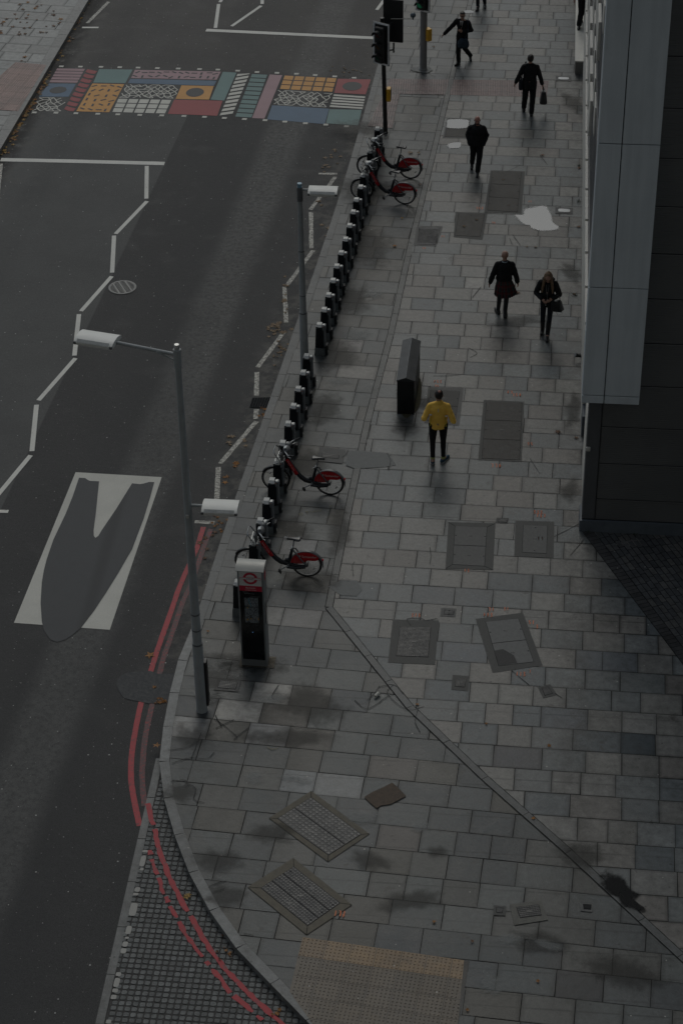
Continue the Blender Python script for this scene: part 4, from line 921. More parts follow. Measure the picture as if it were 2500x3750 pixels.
mb = MB(); mb.box((0, y_ - .004, cz), (bw_ * 2, .004, bh_ * 2), 0); mb.box((0, y_ - .0065, cz), (bw_ * 2 - .012, .004, bh_ * 2 - .012), 1); mb.build('roundel_bar', [m_sred, m_sign], sg)
R90 = (rad(90), 0, 0)
text('lettering', 'CYCLES', .036, m_stxt, sg, (0, y_ - .0092, cz), R90, .0004, 1.05)
text('lettering', 'Bankside', .050, m_sign, rb, (0, fy - .0072, zz(855)), R90, .0004)
text('lettering', 'Lavington Street', .031, m_sign, rb, (0, fy - .0072, zz(886)), R90, .0004)
m_gtxt = M('grey_print', (.20, .21, .21), .5)
for s_, x, y, al in (('< Bankside', -.155, 920, 'LEFT'), ('Southwark Street', -.12, 943, 'LEFT'), ('London Bridge >', .16, 985, 'RIGHT'), ('Borough Market', .135, 1003, 'RIGHT')): text('lettering', s_, .026, m_gtxt, gp_, (x, fy - .0062, zz(y)), R90, .0004, 1, al)
def mapmat():
    s = NT('street_map'); v = s.co(); vo = s.n('TexVoronoi', feature='DISTANCE_TO_EDGE'); vo.inputs['Scale'].default_value = 26; s.l(v, vo.inputs['Vector'])
    vo2 = s.n('TexVoronoi', feature='DISTANCE_TO_EDGE'); vo2.inputs['Scale'].default_value = 9; s.l(v, vo2.inputs['Vector'])
    e = s.math('MINIMUM', s.ramp(vo.outputs[0], .02, .09), s.ramp(vo2.outputs[0], .02, .05)); n1 = s.noise(v, 11, 2)
    c = s.mix(e, (.04, .045, .05), (.22, .25, .27)); c = s.mix(s.ramp(n1, .66, .68), c, (.32, .2, .05)); return s.fin(c, .3)
mp = plate('map', -.125, .125, zz(1390), zz(1010), mapmat(), gp_, .004)
mb = MB(); zt_ = zz(1010)
mb.tube([(-.045, fy - .010, zt_ - .005), (-.035, fy - .010, zt_ - .1), (-.01, fy - .010, zt_ - .19)], .005, 0, 4); mb.build('river', M('map_blue', (.04, .32, .45), .4), mp)
mb = MB(); mb.box((0, fy - .008, zt_ - .2), (.25, .004, .008)); mb.build('map_divider', m_kblack, mp)
for x, z, r in ((-.07, zt_ - .225, .014), (-.08, zz(1345), .02), (-.02, zz(1330), .014), (.075, zz(1310), .009), (.115, zz(1325), .008)): mb = MB(); mb.ell((x, fy - .0095, z), (r, .002, r * 1.1), 0, 9, 4); mb.build('map_park', M('map_orange', (.45, .26, .03), .4), mp)
for k in range(7): mb = MB(); mb.box((-.1 + k * .033, fy - .006, zz(1430)), (.014, .002, .055)); mb.build('legend_print', M('faint_print', (.035, .038, .04), .4), gp_)
s = NT('status_light'); s.b.inputs['Emission Color'].default_value = (.2, .5, 1, 1); s.b.inputs['Emission Strength'].default_value = 1.5; mb = MB(); mb.ell((0, fy - .007, zz(1540)), (.006, .003, .006), 0, 8, 5); mb.build('status_light', s.fin((.1, .2, .5), .4), gp_)
# curved hood
mb = MB(); n = 8; vs = []; rp = []
for k in range(n + 1):
    t = k / n; rp.append((-.035 + (kd + .05) * t, kz + .015 + .075 * math.sin(math.pi * (.12 + .62 * t)) ** 1.2 - .03))
rp += [(kd + .015, kz - .02), (-.035, kz - .0)]
for x in (-kw / 2 - .03, kw / 2 + .012): vs += [(x, y, z) for y, z in rp]
m = len(rp); mb.mesh(vs, [[k, (k + 1) % m, m + (k + 1) % m, m + k] for k in range(m)] + [list(range(m))[::-1], [m + k for k in range(m)]]); mb.build('hood', M('pale_hood_metal', (.36, .36, .335), .38, .1, var=.05, scale=3), ks_, smooth=True)
mb = MB(); mb.ell((kw / 2 + .004, kd / 2, kz - .18), (.004, .07, .11), 0, 16, 6); mb.build('side_roundel', m_sred, ks_)
mb = MB(); mb.box((kw / 2 + .004, kd / 2, 1.2), (.012, .15, .5), bev=.003); mb.build('side_panel', m_kblack, ks_)
mb = MB(); mb.face([(KB.x + x, KB.y + y, .0135) for x, y in ((-kw / 2 - .05, -.04), (kw / 2 + .13, -.03), (kw / 2 + .13, kd - .0), (-kw / 2 - .05, kd))]); mb.build('pillar_footing', M('sandy_bedding', (.19, .165, .125), .85, var=.25, scale=10), kind='structure')
# ------------------------------------------------------------------ cycle docks
m_dblack = M('dock_black', (.010, .012, .016), .32, spec=.4); m_dgrey = M('dock_grey', (.17, .185, .20), .5, var=.1); m_dcap = M('dock_cap_silver', (.42, .43, .42), .38, .15, var=.06); m_dbase = M('dock_base_grey', (.13, .145, .15), .6, var=.15, scale=5)
def make_dock():
    t = thing('cycle_dock', 'cycle dock', 'cycle dock', (0, 0, 0))
    mb = MB(); mb.prism_xz([(-.10, .20), (.095, .185), (.08, .73), (-.075, .73)], 0, .15); mb.build('front_panel', m_dblack, t)
    mb = MB(); mb.prism_xz([(.095, .22), (.135, .22), (.125, .68), (.084, .72)], .03, .16); mb.build('side_cheek', m_dgrey, t)
    mb = MB(); mb.prism_xz([(-.12, .0), (.125, .0), (.115, .18), (.095, .183), (-.10, .198), (-.108, .198)], -.012, .17); bs = mb.build('base', m_dbase, t)
    mb = MB(); mb.box((.15, .12, .12), (.06, .16, .24), taper=.8); mb.build('wheel_guide', M('dock_guide_dark', (.03, .033, .036), .55), bs)
    mb = MB(); mb.ell((.182, .09, .06), (.012, .03, .03), 0, 10, 6); mb.build('reflector', M('pale_reflector', (.5, .5, .47), .3), bs)
    # sloped cap with a rounded back
    vs = []
    prof = [(-.006, .728), (.0, .742), (.06, .775), (.13, .79), (.165, .78), (.17, .728)]
    for x in (-.078, .052): vs += [(x + (.02 if x < 0 and y > .05 else 0), y, z) for y, z in prof]
    mb = MB(); m = len(prof); mb.mesh(vs, [[k, (k + 1) % m, m + (k + 1) % m, m + k] for k in range(m)] + [list(range(m))[::-1], [m + k for k in range(m)]]); mb.build('cap', m_dcap, t)
    mb = MB(); mb.prism_xz([(-.076, .70), (-.03, .70), (-.032, .752), (-.074, .752)], -.008, .10); mb.build('cap_corner', M('cap_dark', (.06, .07, .08), .4), t)
    mb = MB(); mb.box((.105, .06, .715), (.082, .13, .125), bev=.014); lk = mb.build('lock', m_dgrey, t)
    mb = MB(); mb.box((.10, .05, .783), (.05, .08, .016), bev=.005); mb.build('release_light_cover', m_dcap, lk)
    mb = MB(); mb.box((.09, -.006, .757), (.03, .012, .012)); mb.build('indicator', M('dim_orange_lamp', (.3, .12, .06), .4), lk)
    return t
dock_px = [(1380.6, 478.5), (1368, 518), (1354, 560.6), (1346, 604), (1328, 649), (1319, 692), (1303.6, 739), (1292, 784), (1279, 834), (1264, 884), (1248, 934), (1232, 983), (1218, 1036), (1202, 1089), (1186, 1143), (1168, 1199), (1121, 1314), (1109, 1374), (1091, 1434), (1073, 1497), (1054, 1562), (900 + 525 * .2551, 1600 + 130 * .2551), (900 + 445 * .2551, 1600 + 397 * .2551), (900 + 370 * .2551, 1600 + 672 * .2551), (900 + 290 * .2551, 1600 + 965 * .2551), (900 + 200 * .2551, 1600 + 1250 * .2551), (900 + 100 * .2551, 1600 + 1560 * .2551), (868, 2146)]
proto = make_dock()
nth = ['', 'second', 'third', 'fourth', 'fifth', 'sixth', 'seventh', 'eighth', 'ninth', 'tenth', 'eleventh']
dl = ['cycle dock at the far end of the row, nearest the signal post', 'cycle dock just beyond the farthest docked bicycle', 'cycle dock just in front of the farthest docked bicycle', 'cycle dock beside the handlebars of the second farthest bicycle', 'cycle dock just in front of the second farthest bicycle'] + \
     ['empty cycle dock, ' + (f'{nth[i]} ' if i > 1 else 'first ') + 'one in front of the far pair of bicycles' for i in range(1, 9)]
dl += ['empty cycle dock, fourth beyond the lamp post', 'empty cycle dock, third beyond the lamp post', 'empty cycle dock, next but one beyond the single-headed lamp post', ]
dl = dl[:5] + ['empty cycle dock, ' + ('first' if i == 1 else nth[i]) + ' in front of the far pair of bicycles' for i in range(1, 7)] + \
     ['empty cycle dock, ' + k + ' beyond the gap at the single-headed lamp' for k in ('fifth', 'fourth', 'third', 'second', 'first')] + \
     ['empty cycle dock with a dark-topped cap beside the single-headed lamp', 'empty cycle dock, second on the near side of the lamp gap', 'empty cycle dock, third on the near side of the lamp gap', 'empty cycle dock, fourth on the near side of the lamp gap', 'empty cycle dock, two docks beyond the bicycle with the turned saddle',
      'cycle dock behind the handlebars of the bicycle with the turned saddle', 'cycle dock in front of the front wheel of the bicycle with the turned saddle', 'empty cycle dock, first in front of the bicycle with the turned saddle', 'empty cycle dock midway between the two nearest bicycles', 'cycle dock behind the handlebars of the nearest bicycle', 'cycle dock in front of the nearest bicycle, just behind the pillar', 'cycle dock half hidden at the left of the information pillar']
docks = []
for i, (px, py) in enumerate(dock_px):
    t = proto if i == 0 else copy_tree(proto)
    p = YP(px, py, 1.); r = G(px, py, .735); t.location = (r.x, r.y, 0); t.rotation_euler = (0, 0, rad(-2 + random.uniform(-1, 1)))
    t['label'] = dl[i]; t['group'] = 'cycle docks in the row along the kerb'; docks.append(t)
# ------------------------------------------------------------------ bicycles
m_tyre = M('tyre_rubber', (.012, .012, .012), .7); m_rim = M('rim_alloy', (.62, .62, .60), .35, .3); m_bfr = M('bike_frame_black', (.012, .014, .018), .28, spec=.5); m_bred = M('bike_red', (.46, .010, .016), .35, var=.08)
m_bgrey = M('bike_grey', (.10, .105, .11), .4); m_bsil = M('bike_silver', (.42, .43, .43), .28, .6); m_bwhite = M('white_print', (.55, .55, .53), .5); m_sad = M('saddle_black', (.014, .015, .018), .22, spec=.55)
def wheel(par, x, nm, z=.30):
    e = MB(); e.ring((x, 0, z), .282, .0185, 0, 40, 8); w_ = e.build(nm, m_tyre, par, smooth=True)
    e = MB(); e.ring((x, 0, z), .256, .010, 0, 40, 6, 'Y', 1.2); e.build('rim', m_rim, w_, smooth=True)
    e = MB()
    for k in range(20):
        a = 2 * math.pi * k / 20; e.tube([(x + .02 * math.cos(a + .5), .02 * (-1) ** k, z + .02 * math.sin(a + .5)), (x + .25 * math.cos(a), 0, z + .25 * math.sin(a))], .0016, 0, 3, False)
    e.build('spokes', m_rim, w_)
    e = MB(); e.tube([(x, -.05, z), (x, .05, z)], .036, 0, 12); e.build('hub', m_bgrey, w_, smooth=True)
    for a in (2.3, -.6): e = MB(); e.box((x + .17 * math.cos(a), 0, z + .17 * math.sin(a)), (.03, .012, .06), 0, Matrix.Rotation(-a, 3, 'Y')); e.build('spoke_reflector', m_bwhite, w_)
    return w_
def make_bike():
    t = thing('hire_bicycle', 'b', 'bicycle', (0, 0, 0)); WBx = -1.12
    wheel(t, 0, 'rear_wheel'); wheel(t, WBx, 'front_wheel')
    e = MB()
    e.tube([(-.90, 0, 1.0), (-.875, 0, .86), (-.80, 0, .70), (-.70, 0, .53), (-.60, 0, .40), (-.50, 0, .325), (-.36, 0, .30)], [.036, .044, .046, .048, .05, .052, .055], 0, 10)
    e.tube([(-.36, 0, .29), (-.285, 0, .60), (-.265, 0, .69)], [.034, .03, .03], 0, 10); e.tube([(-.36, 0, .28), (-.15, .05, .29), (0, .055, .30)], [.03, .02, .018], 0, 8); e.tube([(-.36, -.02, .29), (-.15, -.06, .29), (0, -.06, .30)], [.04, .03, .026], 0, 8)
    e.tube([(-.285, 0, .36), (-.30, 0, .40), (-.42, 0, .375)], [.03, .035, .03], 0, 8)
    fr = e.build('frame', m_bfr, t, smooth=True)
    e = MB()
    for y in (-.058, .058): e.tube([(-.275, y * .3, .66), (-.22, y, .62), (0, y, .30)], .014, 0, 8)
    e.build('seat_stays', m_bgrey, t, smooth=True)
    e = MB()
    a, b = Vector((-.865, -.05, .835)), Vector((-.665, -.052, .485)); d_ = (b - a).normalized(); n_ = Vector((d_.z, 0, -d_.x)) * .036
    e.mesh([a + n_, a - n_, b - n_, b + n_, a + n_ - Vector((0, .008, 0)), a - n_ - Vector((0, .008, 0)), b - n_ - Vector((0, .008, 0)), b + n_ - Vector((0, .008, 0))], [[3, 2, 1, 0], [4, 5, 6, 7], [0, 1, 5, 4], [1, 2, 6, 5], [2, 3, 7, 6], [3, 0, 4, 7]])
    dc = e.build('tube_badge', m_bred, fr); an = math.atan2(-d_.z, d_.x)
    text('lettering', 'Santander Cycles', .038, m_bwhite, dc, (a.lerp(b, .42)) + Vector((0, -.0095, 0)), (rad(90), an, 0), .0004)
    # red skirt guard, black mudguard
    for sy in (-1, 1):
        pts = [(-.315, .345), (-.30, .42), (-.255, .50), (-.19, .565), (-.10, .60), (0, .612), (.10, .598), (.19, .552), (.245, .50), (.235, .445), (.18, .42), (.03, .415), (-.03, .385), (-.06, .345), (-.13, .332)]
        e = MB(); e.prism_xz([(x * .98, z) for x, z in pts], sy * .040 - .002, sy * .040 + .002); g_ = e.build('skirt_guard', m_bred, t)
        if sy < 0:
            text('lettering', 'Santander', .072, m_bwhite, g_, (.055, -.0425, .505), (rad(90), 0, 0), .0003)
            e = MB(); e.ell((-.125, -.0428, .508), (.018, .0008, .010), 0, 10, 4); e.ell((-.125, -.0428, .521), (.008, .0008, .016), 0, 8, 4); e.build('emblem', m_bwhite, g_)
            e = MB()
            for x, h in ((-.25, .05), (-.225, .10), (-.20, .055), (-.175, .075), (-.15, .04), (-.125, .065), (-.10, .03)): e.box((x, -.043, .352 + h / 2), (.014, .0012, h), taper=.4)
            e.build('skyline_print', M('pale_red_print', (.38, .12, .11), .5), g_)
    e = MB(); vs = []; n = 20
    for k in range(n + 1):
        a = rad(-8 + 190 * k / n); 
        for y, r in ((-.04, .312), (-.03, .326), (.03, .326), (.04, .312)): vs.append((r * math.cos(a), y, .30 + r * math.sin(a)))
    e.mesh(vs, [[4 * k + j, 4 * k + 4 + j, 4 * k + 5 + j, 4 * k + 1 + j] for k in range(n) for j in range(3)]); mg = e.build('rear_mudguard', m_bgrey, t, smooth=True)
    e = MB(); e.box((.31, 0, .42), (.03, .05, .05), 0, Matrix.Rotation(rad(30), 3, 'Y'), bev=.008); e.build('tail_light', m_bred, mg)
    e = MB(); vs = []
    for k in range(n + 1):
        a = rad(5 + 145 * k / n)
        for y, r in ((-.03, .306), (-.022, .318), (.022, .318), (.03, .306)): vs.append((WBx + r * math.cos(a), y, .30 + r * math.sin(a)))
    e.mesh(vs, [[4 * k + j, 4 * k + 4 + j, 4 * k + 5 + j, 4 * k + 1 + j] for k in range(n) for j in range(3)]); e.build('front_mudguard', m_bfr, t, smooth=True)
    e = MB(); 
    for y in (-.05, .05): e.tube([(-.92, y * .7, .80), (-.97, y, .62), (WBx, y, .30)], [.022, .02, .014], 0, 8)
    e.build('fork', m_bgrey, t, smooth=True)
    e = MB(); e.tube([(-.265, 0, .68), (-.23, 0, .86)], .014, 0, 8); sp_ = e.build('seat_post', m_bsil, t, smooth=True)
    e = MB(); e.tube([(-.275, -.04, .69), (-.26, .05, .70)], .016, 0, 8); e.tube([(-.27, -.04, .69), (-.34, -.05, .665)], .008, 0, 6); e.build('seat_clamp', m_bsil, sp_)
    sd_ = MB(); vs = []; prof = [(-.17, .022, .0), (-.12, .028, .008), (-.04, .04, .008), (.03, .085, .012), (.08, .10, .018), (.11, .07, .012)]
    for x, hw, dz in prof:
        for y, z in ((-hw, -.018), (-hw * .8, .012), (0, .022), (hw * .8, .012), (hw, -.018), (0, -.035)): vs.append((-.21 + x, y, .885 + dz + z))
    sd_.mesh(vs, [[6 * k + j, 6 * k + (j + 1) % 6, 6 * k + 6 + (j + 1) % 6, 6 * k + 6 + j][::-1] for k in range(5) for j in range(6)] + [[0, 1, 2, 3, 4, 5], [35, 34, 33, 32, 31, 30]]); sdl = sd_.build('saddle', m_sad, t, smooth=True); sdl.modifiers.new('s', 'SUBSURF').levels = 1; sdl.modifiers['s'].render_levels = 2
    # cockpit
    e = MB(); e.tube([(-.89, 0, .98), (-.86, 0, 1.06)], .026, 0, 10); e.tube([(-.72, -.31, 1.10), (-.80, -.27, 1.08), (-.88, -.12, 1.06), (-.88, .12, 1.06), (-.80, .27, 1.08), (-.72, .31, 1.10)], .013, 0, 8); hb = e.build('handlebar', m_bsil, t, smooth=True)
    e = MB(); e.ell((-.87, 0, 1.045), (.075, .13, .055), 0, 14, 8); e.ell((-.86, .17, 1.055), (.055, .075, .04), 0, 12, 8); e.build('handlebar_shroud', m_bgrey, hb, smooth=True)
    for y in (-1, 1): e = MB(); e.tube([(-.755, y * .29, 1.09), (-.665, y * .335, 1.115)], .019, 0, 10); e.build('grip', m_black, hb, smooth=True)
    for y in (-1, 1): e = MB(); e.tube([(-.84, y * .20, 1.06), (-.80, y * .24, 1.02), (-.74, y * .29, 1.03)], .006, 0, 6); e.build('brake_lever', m_bsil, hb)
    e = MB(); e.box((-.89, -.02, 1.105), (.075, .11, .03), 0, Matrix.Rotation(rad(-15), 3, 'Y'), bev=.01); e.build('top_plate', m_bsil, hb)
    e = MB(); e.tube([(-.90, -.05, 1.0), (-.96, -.09, .93), (-.99, -.05, .82)], .005, 0, 6); e.tube([(-.89, .05, 1.0), (-.95, .10, .90), (-.98, .05, .78)], .005, 0, 6); e.build('cables', m_black, hb)
    e = MB()
    lp = [(-.985, -.15, .78), (-1.0, -.16, .86), (-1.10, -.15, 1.02), (-1.12, -.10, 1.05), (-1.12, .10, 1.05), (-1.10, .15, 1.02), (-1.0, .16, .86), (-.985, .15, .78)]
    e.tube(lp, .011, 0, 8); e.tube([(-1.04, -.155, .92), (-1.04, .155, .92)], .008, 0, 6); e.tube([(-.93, -.12, .80), (-1.06, -.13, .775), (-1.06, .13, .775), (-.93, .12, .80)], .009, 0, 6)
    for k in range(5): y = -.1 + .05 * k; e.tube([(-.92, y, .80), (-1.07, y, .775), (-1.06, y, .90)], .006, 0, 6)
    e.build('front_rack', m_bsil, t, smooth=True)
    e = MB(); e.box((-.985, 0, .86), (.03, .12, .16), 0, Matrix.Rotation(rad(-15), 3, 'Y'), bev=.01); e.build('rack_panel', m_bgrey, t)
    e = MB(); e.tube([(-.36, -.07, .29), (-.36, .07, .29)], .022, 0, 8); e.tube([(-.36, -.085, .29), (-.50, -.09, .20)], .011, 0, 8); e.tube([(-.36, .085, .29), (-.22, .09, .38)], .011, 0, 8); ck = e.build('crank', m_bsil, t, smooth=True)
    e = MB(); e.box((-.51, -.14, .19), (.085, .085, .022), 0, Matrix.Rotation(rad(50), 3, 'Y'), bev=.006); e.build('pedal', m_black, ck)
    e = MB(); e.box((-.21, .14, .39), (.085, .085, .022), bev=.006); e.build('pedal', m_black, ck)
    e = MB(); e.tube([(-.38, -.07, .255), (-.2, -.085, .25), (-.02, -.085, .285)], .028, 0, 8); e.build('chain_guard', m_bfr, t, smooth=True)
    return t, sdl
bike, sad = make_bike()
bl = [('red and black hire bicycle with a silver rack, nearest one just beyond the information pillar', (900 + 880 * .2551, 1600 + 2003 * .2551), (877 + 53, 0), 27.2),
      ('red and black hire bicycle with its saddle turned round, docked alone', (900 + 1205 * .2551, 1600 + 833 * .2551), None, 0),
      ('red and black hire bicycle, nearer one of the far pair by the traffic signal', (1250 + 1030 * .2232, 420 + 1470 * .2232), None, 0),
      ('red and black hire bicycle, farthest of all, docked closest to the traffic signal', (1250 + 1125 * .2232, 420 + 1052 * .2232), None, 0)]
fr_px = [None, (900 + 465 * .2551, 1600 + 770 * .2551), (1250 + 365 * .2232, 420 + 1402 * .2232), (1250 + 490 * .2232, 420 + 1012 * .2232)]
for i, (lab, rc, _, _) in enumerate(bl):
    o = bike if i == 0 else copy_tree(bike)
    R0 = G(*rc); o.location = (R0.x, R0.y, 0)
    if i == 0: ang = rad(-1.5)
    else: F1 = G(*fr_px[i]); ang = math.atan2(R0.y - F1.y, R0.x - F1.x); print('bike', i, (R0 - F1).length, math.degrees(ang))
    o.rotation_euler = (0, 0, ang); o['label'] = lab; o['group'] = 'docked hire bicycles'
    if i == 1:
        for ch in o.children:
            if ch.name.startswith('saddle'):
                ch.location = (-.42, 0, 0); ch.rotation_euler = (0, 0, 0); ch.scale = (-1, 1, 1); ch.location = (-.46, 0, 0); ch.rotation_euler = (0, 0, 0)
# ------------------------------------------------------------------ black ridged cabinet
cf0, cf1 = G(1400 + 230 * .2296, 1180 + 1465 * .2296), G(1400 + 460 * .2296, 1180 + 1470 * .2296)
ez = YP(1400 + 228 * .2296, 1180 + 925 * .2296, cf0.y).z; cw = cf1.x - cf0.x + .06; cl = 1.66
cab = thing('equipment_cabinet', 'long black cabinet with a ridged lid, left of the runner in yellow', 'cabinet', ((cf0.x + cf1.x) / 2 + .03, cf0.y, 0), rad(-.5))
m_cab = M('cabinet_black', (.012, .013, .014), .38, var=.2, scale=5, spec=.35)
mb = MB(); mb.prism_xz([(-cw / 2, 0), (cw / 2, 0), (cw / 2 + .0, ez - .02), (-cw / 2, ez - .02)], 0, cl); mb.build('body', m_cab, cab)
mb = MB(); e_ = cw / 2 + .015
mb.prism_xz([(-e_, ez - .02), (e_, ez - .02), (e_, ez), (0, ez + .075), (-e_, ez)], -.015, cl + .015); lid = mb.build('ridged_lid', M('cabinet_lid', (.028, .031, .034), .42, var=.2, scale=6), cab)
mb = MB(); mb.tube([(0, -.016, ez + .077), (0, cl + .016, ez + .077)], .006, 0, 6); mb.build('ridge_seam', m_dgrey, lid)
mb = MB()
for y in (.42, .83, 1.25): mb.box((cw / 2 + .002, y, ez / 2), (.006, .012, ez - .1))
mb.build('door_gap', m_gap, cab)
mb = MB(); mb.face([(cab.location.x + x, cab.location.y + y, .0165) for x, y in ccw(blob((.03, cl / 2), .26, 1.0, 0, seed=5, rough=.12))]); mb.build('mossy_footing', M('mossy_dirt', (.075, .07, .04), .9, var=.4, scale=12), kind='structure')
# ------------------------------------------------------------------ covers in the ground
m_iron = M('worn_iron', (.055, .055, .055), .5, .2, var=.3, scale=14, bump=.4); m_irond = M('dark_iron', (.034, .035, .036), .5, .2, var=.3, scale=14, bump=.4); m_conc = M('cover_concrete', (.15, .148, .14), .75, var=.18, scale=12, bump=.4)
m_concd = M('frame_concrete', (.115, .113, .105), .8, var=.15, scale=7, bump=.3); m_sand = M('sandstone_frame', (.15, .135, .105), .8, var=.25, scale=8, bump=.3); m_rust = M('rusty_infill', (.10, .075, .055), .8, var=.4, scale=18, bump=.5); m_wood = M('brown_worn_plate', (.075, .07, .062), .7, var=.35, scale=9, bump=.4)
def cover(name, label, f, outer, inner, fm, lm, n=1, pat=None, holes=True, z=.0165, zl=None, gr=None, mitre=False, nx=15):
    O = [f(*p) for p in outer]; I = [f(*p) for p in inner]; cx = sum((p for p in O), Vector()) / 4
    t = thing(name, label, 'cover', (cx.x, cx.y, 0), group=gr); loc = lambda p: Vector((p.x - cx.x, p.y - cx.y, 0)); O = [loc(p) for p in O]; I = [loc(p) for p in I]
    fr = MB(); a = z - .004
    fr.face([(p.x, p.y, a - .003) for p in ([*O] if (O[1] - O[0]).cross(O[2] - O[1]).z > 0 else O[::-1])], 1)
    for k in range(4):
        q_ = [O[k], O[(k + 1) % 4], I[(k + 1) % 4], I[k]]
        if mitre: c_ = sum(q_, Vector()) / 4; q_ = [c_ + (p - c_) * .985 for p in q_]
        q_ = ccw([(p.x, p.y) for p in q_]); fr.face([(x, y, a) for x, y in q_], 0)
    fr.build('frame', [fm, m_gap], t)
    uv = lambda u, v: I[0].lerp(I[1], u).lerp(I[3].lerp(I[2], u), v)
    zl = zl or z
    for k in range(n):
        L = MB(); W_ = (I[1] - I[0]).length; H_ = (I[3] - I[0]).length; gu, gv = .008 / W_, .008 / H_
        v0, v1 = k / n + gv, (k + 1) / n - gv; c = [uv(gu, v0), uv(1 - gu, v0), uv(1 - gu, v1), uv(gu, v1)]; c = ccw([(p.x, p.y) for p in c]); L.prism(c, z - .006, zl)
        if pat == 'grid':
            ny = max(3, round(nx * H_ * (v1 - v0) / W_))
            for i in range(nx):
                for j in range(ny): p = uv((i + .5) / nx, v0 + (v1 - v0) * (j + .5) / ny); L.box((p.x, p.y, zl + .002), (W_ / nx * .62, H_ * (v1 - v0) / ny * .45, .004), 2, Matrix.Rotation(math.atan2((I[1] - I[0]).y, (I[1] - I[0]).x), 3, 'Z'))
        if pat == 'slots':
            for i in range(nx):
                p = uv((i + .5) / nx, (v0 + v1) / 2); L.box((p.x, p.y, zl), (W_ / nx * .45, H_ * (v1 - v0) * .86, .002), 1, Matrix.Rotation(math.atan2((I[1] - I[0]).y, (I[1] - I[0]).x), 3, 'Z'))
        if holes:
            for u, v in ((.5, .08), (.5, .92)) if n == 1 else ((.05, .5), (.95, .5)): p = uv(u, v0 + (v1 - v0) * v); L.box((p.x, p.y, zl), (.03, .022, .003), 1)
            p = uv(.5, (v0 + v1) / 2); L.box((p.x, p.y, zl), (.075, .032, .0025), 2)
        L.build('lid', [lm, m_gap, M('raised_stud', (.075, .075, .073), .45, .2, var=.2) if pat == 'grid' else m_irond], t)
    return t
def shrink(q, k):
    cx = sum(p[0] for p in q) / 4; cy = sum(p[1] for p in q) / 4; return [(cx + (x - cx) * k, cy + (y - cy) * k) for x, y in q]
Z9 = crop(900, 2850, .3827); ZA = crop(900, 1600, .2551); ZB = crop(1500, 3150, .5102); ZC = crop(1500, 380, .4145)
cover('access_cover', 'square iron cover with raised studs in a concrete frame, right of the channel bend', C6, [(235, 490), (447, 494), (428, 697), (213, 688)], [(268, 522), (410, 526), (398, 664), (250, 658)], m_concd, m_irond, 1, 'grid')
cover('access_cover', 'concrete double cover in a mitred frame, left of the single concrete one', C6, [(490, 42), (706, 47), (695, 262), (477, 256)], [(520, 60), (668, 65), (657, 246), (508, 238)], m_concd, m_conc, 2, mitre=True)
cover('access_cover', 'single concrete cover with orange scribble, close to the dark building corner', C6, [(798, 36), (976, 40), (972, 206), (792, 200)], [(833, 55), (946, 60), (941, 188), (827, 182)], m_concd, m_conc, 1)
cover('access_cover', 'tilted pale concrete double cover with a dark patch on its near half', C6, [(615, 487), (832, 458), (922, 700), (693, 735)], [(660, 500), (812, 485), (883, 685), (720, 704)], m_concd, M('pale_cover_concrete', (.19, .19, .182), .75, var=.15, scale=12, bump=.4), 2)
mb = MB(); mb.face([(x, y, .0205) for x, y in ccw([C6(*p)[:2] for p in [(700, 635), (740, 627), (790, 655), (805, 690), (722, 700)]])]); mb.build('asphalt_patch', M('dark_infill', (.085, .082, .078), .85, var=.2, scale=20, bump=.4), kind='structure')
cover('access_cover', 'ornate patterned iron cover turned like a diamond, the farther of two near the tactile paving', Z9, [(625, 125), (1182, 536), (785, 803), (222, 385)], [(625, 185), (1110, 542), (790, 745), (300, 390)], m_sand, m_iron, 2, 'grid', mitre=True, nx=16)
cover('access_cover', 'ribbed iron cover turned like a diamond with a chipped sandy frame, the nearer of two', Z9, [(455, 766), (1016, 1214), (582, 1503), (18, 1045)], [(460, 850), (905, 1200), (590, 1420), (140, 1055)], m_sand, m_irond, 3, 'grid', mitre=True, nx=22)
cover('access_cover', 'long brown plate cover in three sections, right of the runner', C4, [(652, 660), (838, 668), (826, 944), (626, 936)], [(664, 668), (829, 674), (818, 936), (642, 930)], m_concd, m_wood, 3)
cover('access_cover', 'grey two-part cover on the ground directly behind the runner', C4, [(398, 600), (560, 606), (540, 778), (380, 766)], [(408, 614), (543, 620), (522, 764), (390, 757)], m_conc, m_concd, 2)
cover('access_cover', 'long brown plate cover in three sections beside the largest puddle', ZC, [(712, 592), (1015, 600), (985, 972), (655, 965)], [(725, 600), (985, 608), (950, 962), (682, 945)], m_concd, m_wood, 3)
cover('access_cover', 'brown metal plate cover littered with leaves, left of the largest puddle', ZC, [(405, 962), (685, 968), (640, 1205), (385, 1180)], [(430, 975), (660, 980), (620, 1180), (398, 1168)], m_concd, m_wood, 1)
cover('drain_grate', 'square dark iron grate with a toothed rim near the stone channel', ZC, [(65, 1082), (292, 1085), (235, 1262), (30, 1255)], [(85, 1095), (268, 1098), (225, 1250), (62, 1245)], m_conc, m_irond, 1, 'slots', nx=26, holes=False)
cover('access_cover', 'recessed cover half filled with rain water, behind the bald man in black', ZC, [(328, 127), (540, 134), (500, 310), (290, 305)], [(340, 138), (528, 143), (490, 300), (305, 296)], m_conc, m_wood, 2, holes=False)
cover('small_cover', 'tiny iron box cover above the pair of concrete covers', C6, [(712, 22), (768, 24), (762, 50), (706, 46)], [(722, 27), (763, 28), (758, 45), (718, 42)], m_concd, m_irond, 1, 'grid', nx=5, holes=False)
cover('small_cover', 'small open iron hydrant box right of the studded cover', C6, [(458, 436), (527, 440), (522, 478), (452, 474)], [(472, 445), (518, 448), (514, 470), (468, 467)], m_conc, m_irond, 1, holes=True)
